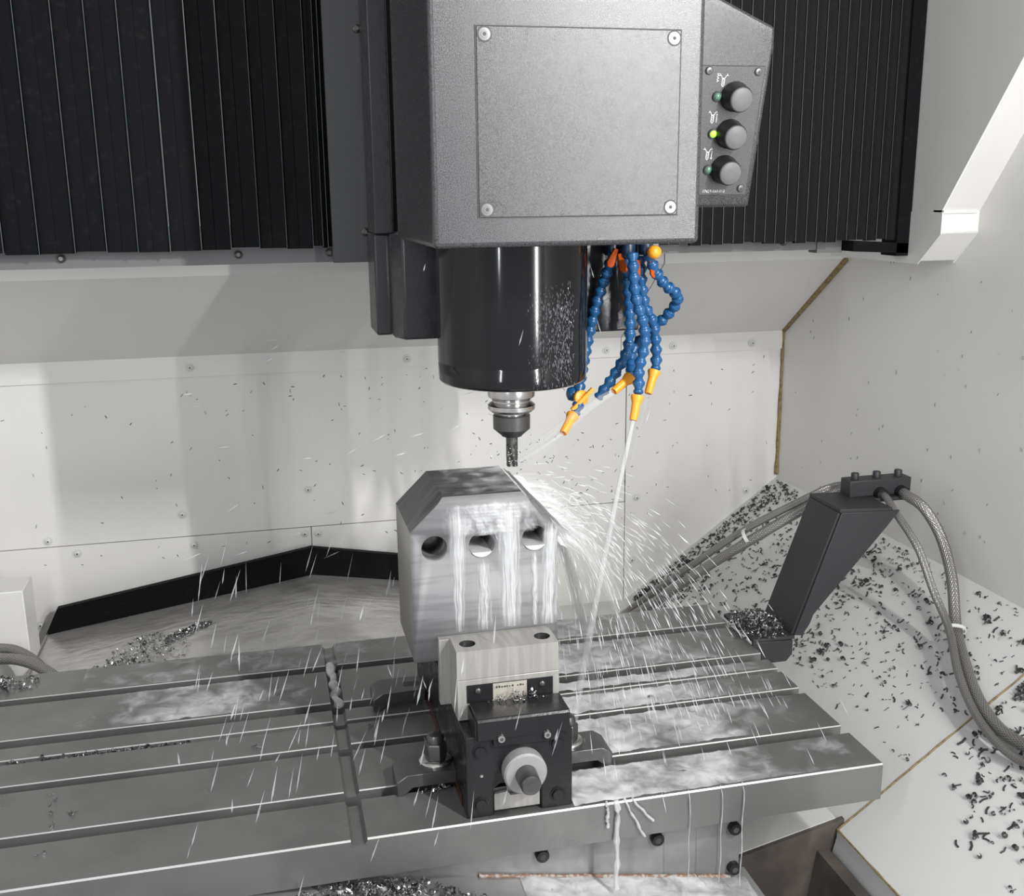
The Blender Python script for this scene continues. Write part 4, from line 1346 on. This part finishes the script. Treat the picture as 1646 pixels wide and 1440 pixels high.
for i in range(34):
    x, y = rnd.uniform(-.12, .28), rnd.uniform(1.25, 1.75)
    z = rnd.uniform(.16, .50)
    streak(m, V((x, y, z)), (1, 0, .25 + rnd.gauss(0, .25)), rnd.uniform(.012, .03), rnd.uniform(.0006, .0012))
for i in range(26):
    x, y = rnd.uniform(.12, .42), rnd.uniform(1.08, 1.2)
    streak(m, V((x, y, rnd.uniform(.02, .65))), (.3 * rnd.choice((-1, 1)), 0, -1), rnd.uniform(.008, .02), rnd.uniform(.0005, .001))
tag(m.build('coolant_spray', DROPF, None, smooth=80, recalc=False), 'loose coolant drops falling over the left half of the table and vise', 'coolant spray', kind='stuff')
m = MB()
for i in range(46):
    a = rnd.uniform(0, 6.28)
    rr = .006 + abs(rnd.gauss(0, .012))
    m.lathe([(-.0007, .0002), (-.0005, .0006), (0, .0008), (.0005, .0006), (.0007, .0002)], (TX + math.cos(a) * rr, TY - .012 + math.sin(a) * .006, .352 + abs(rnd.gauss(0, .018))), (0, 0, 1), 6)
tag(m.build('coolant_spray', DROP, None, smooth=80, recalc=False), 'tiny bright coolant beads round the spinning cutter', 'coolant spray', kind='stuff')


def foam(label, x0, x1, y0, y1, z, densf, nx=90, ny=60, skip=True):
    m = MB()
    vs, dd = [], []
    for i in range(nx + 1):
        for j in range(ny + 1):
            x, y = x0 + (x1 - x0) * i / nx, y0 + (y1 - y0) * j / ny
            zz = z(x) if callable(z) else z
            dq = densf(x, y)
            vs.append((x, y, zz + .0006 + max(0, dq + .2) * .004 * (noise.noise(V((x * 60, y * 60, 0))) + .5 + .5 * noise.noise(V((x * 150, y * 150, 3))))))
            dd.append(dq)
    fs = []
    for i in range(nx):
        for j in range(ny):
            yc = y0 + (y1 - y0) * (j + .5) / ny
            if skip and any(a - .002 < yc < b + .003 for a, b in SL): continue
            fs.append((i * (ny + 1) + j, (i + 1) * (ny + 1) + j, (i + 1) * (ny + 1) + j + 1, i * (ny + 1) + j + 1))
    m.add(vs, fs, dens=dd)
    o = m.build('coolant_foam', FOAM, None, smooth=80, recalc=False)
    return tag(o, label, 'coolant foam', kind='stuff')


def d_right(x, y):
    q = .42 - 1.15 * max(0, x - .36) - 1.1 * max(0, x - .56) - .25 * max(0, y - 1.45) * 4
    q += .22 * math.exp(-((y - 1.33) / .07) ** 2) * (1 if x < .60 else .5) + .10 * math.exp(-((y - 1.09) / .05) ** 2 - ((x - .36) / .1) ** 2)
    q += .28 * noise.noise(V((x * 14, y * 14, 5)))
    if x > .70: q -= (x - .70) * 12
    return q


def d_left(x, y):
    q = .30 - ((x + .13) / .17) ** 2 * .45 - abs(y - 1.455) * 1.4
    return q + .16 * noise.noise(V((x * 16, y * 16, 9)))


foam('white coolant foam washing over the table right of the vise', .321, .725, 1.066, 1.608, 0, d_right, 110, 110)
foam('patch of white coolant foam on the back left strip of the table', -.36, .14, 1.405, 1.507, 0, d_left, 110, 26)
foam('thin coolant film on the rearmost left strip of the table', -.30, .20, 1.532, 1.608, 0, lambda x, y: .02 + .12 * noise.noise(V((x * 16, y * 16, 2))), 80, 20)
foam('white coolant foam pooling on the drip ledge under the table', .26, .56, .93, 1.095, lambda x: lz(x), lambda x, y: .40 - max(0, (x - .47)) * 2.0 - max(0, .30 - x) * 6 + .1 * noise.noise(V((x * 20, y * 20, 1))), 60, 40, False)
foam('splashed coolant on the top face of the block', .192, .285, BF + .008, BB - .002, BZT, lambda x, y: .10 + (x - .24) * 3.0 + .2 * noise.noise(V((x * 50, y * 50, 4))), 40, 40, False)
# foam in the cross groove
m = MB()
gp = [(.067 + rnd.uniform(-.003, .003), 1.40 + i * .010, -.003 + rnd.uniform(0, .003)) for i in range(14)]
m.tube(gp, [rnd.uniform(.004, .008) for _ in gp], 9, dens=[.3] * 14)
tag(m.build('coolant_foam', FOAM, None, smooth=80), 'coolant foam sliding along the cross groove of the table', 'coolant foam', kind='stuff')
# trickles off the table front
for i, (x, z1, r0) in enumerate([(.372, -.115, .0036), (.382, -.05, .0018), (.392, -.03, .0016), (.36, -.03, .0022), (.465, -.12, .0006), (.507, -.13, .0006), (.535, -.14, .0008)]):
    n = 14
    pt = [(x + .0007 * math.sin(k * .9 + i) - .0006 * k * (i in (1, 2)) * -3, Y0 - .001 - (.002 if k else -.004), .001 - (.001 - z1) * k / n) for k in range(n + 1)]
    o = MB().tube(pt, [r0 * rnd.uniform(.6, 1.3) for _ in pt], 8, dens=[.45] * (n + 1)).build('coolant_trickle', STREAM, None, smooth=80)
    tag(o, ['widest white coolant trickle falling from the table front edge', 'second coolant trickle down the table front face', 'slanting short coolant trickle on the table front face', 'shortest coolant trickle nearest the vise on the table front', 'thin coolant thread dripping below the table, leftmost of three', 'thin coolant thread dripping below the table, middle of three', 'thin coolant thread dripping below the table, rightmost of three'][i] if i < 7 else '', 'coolant trickle', 'coolant trickles off the table front')
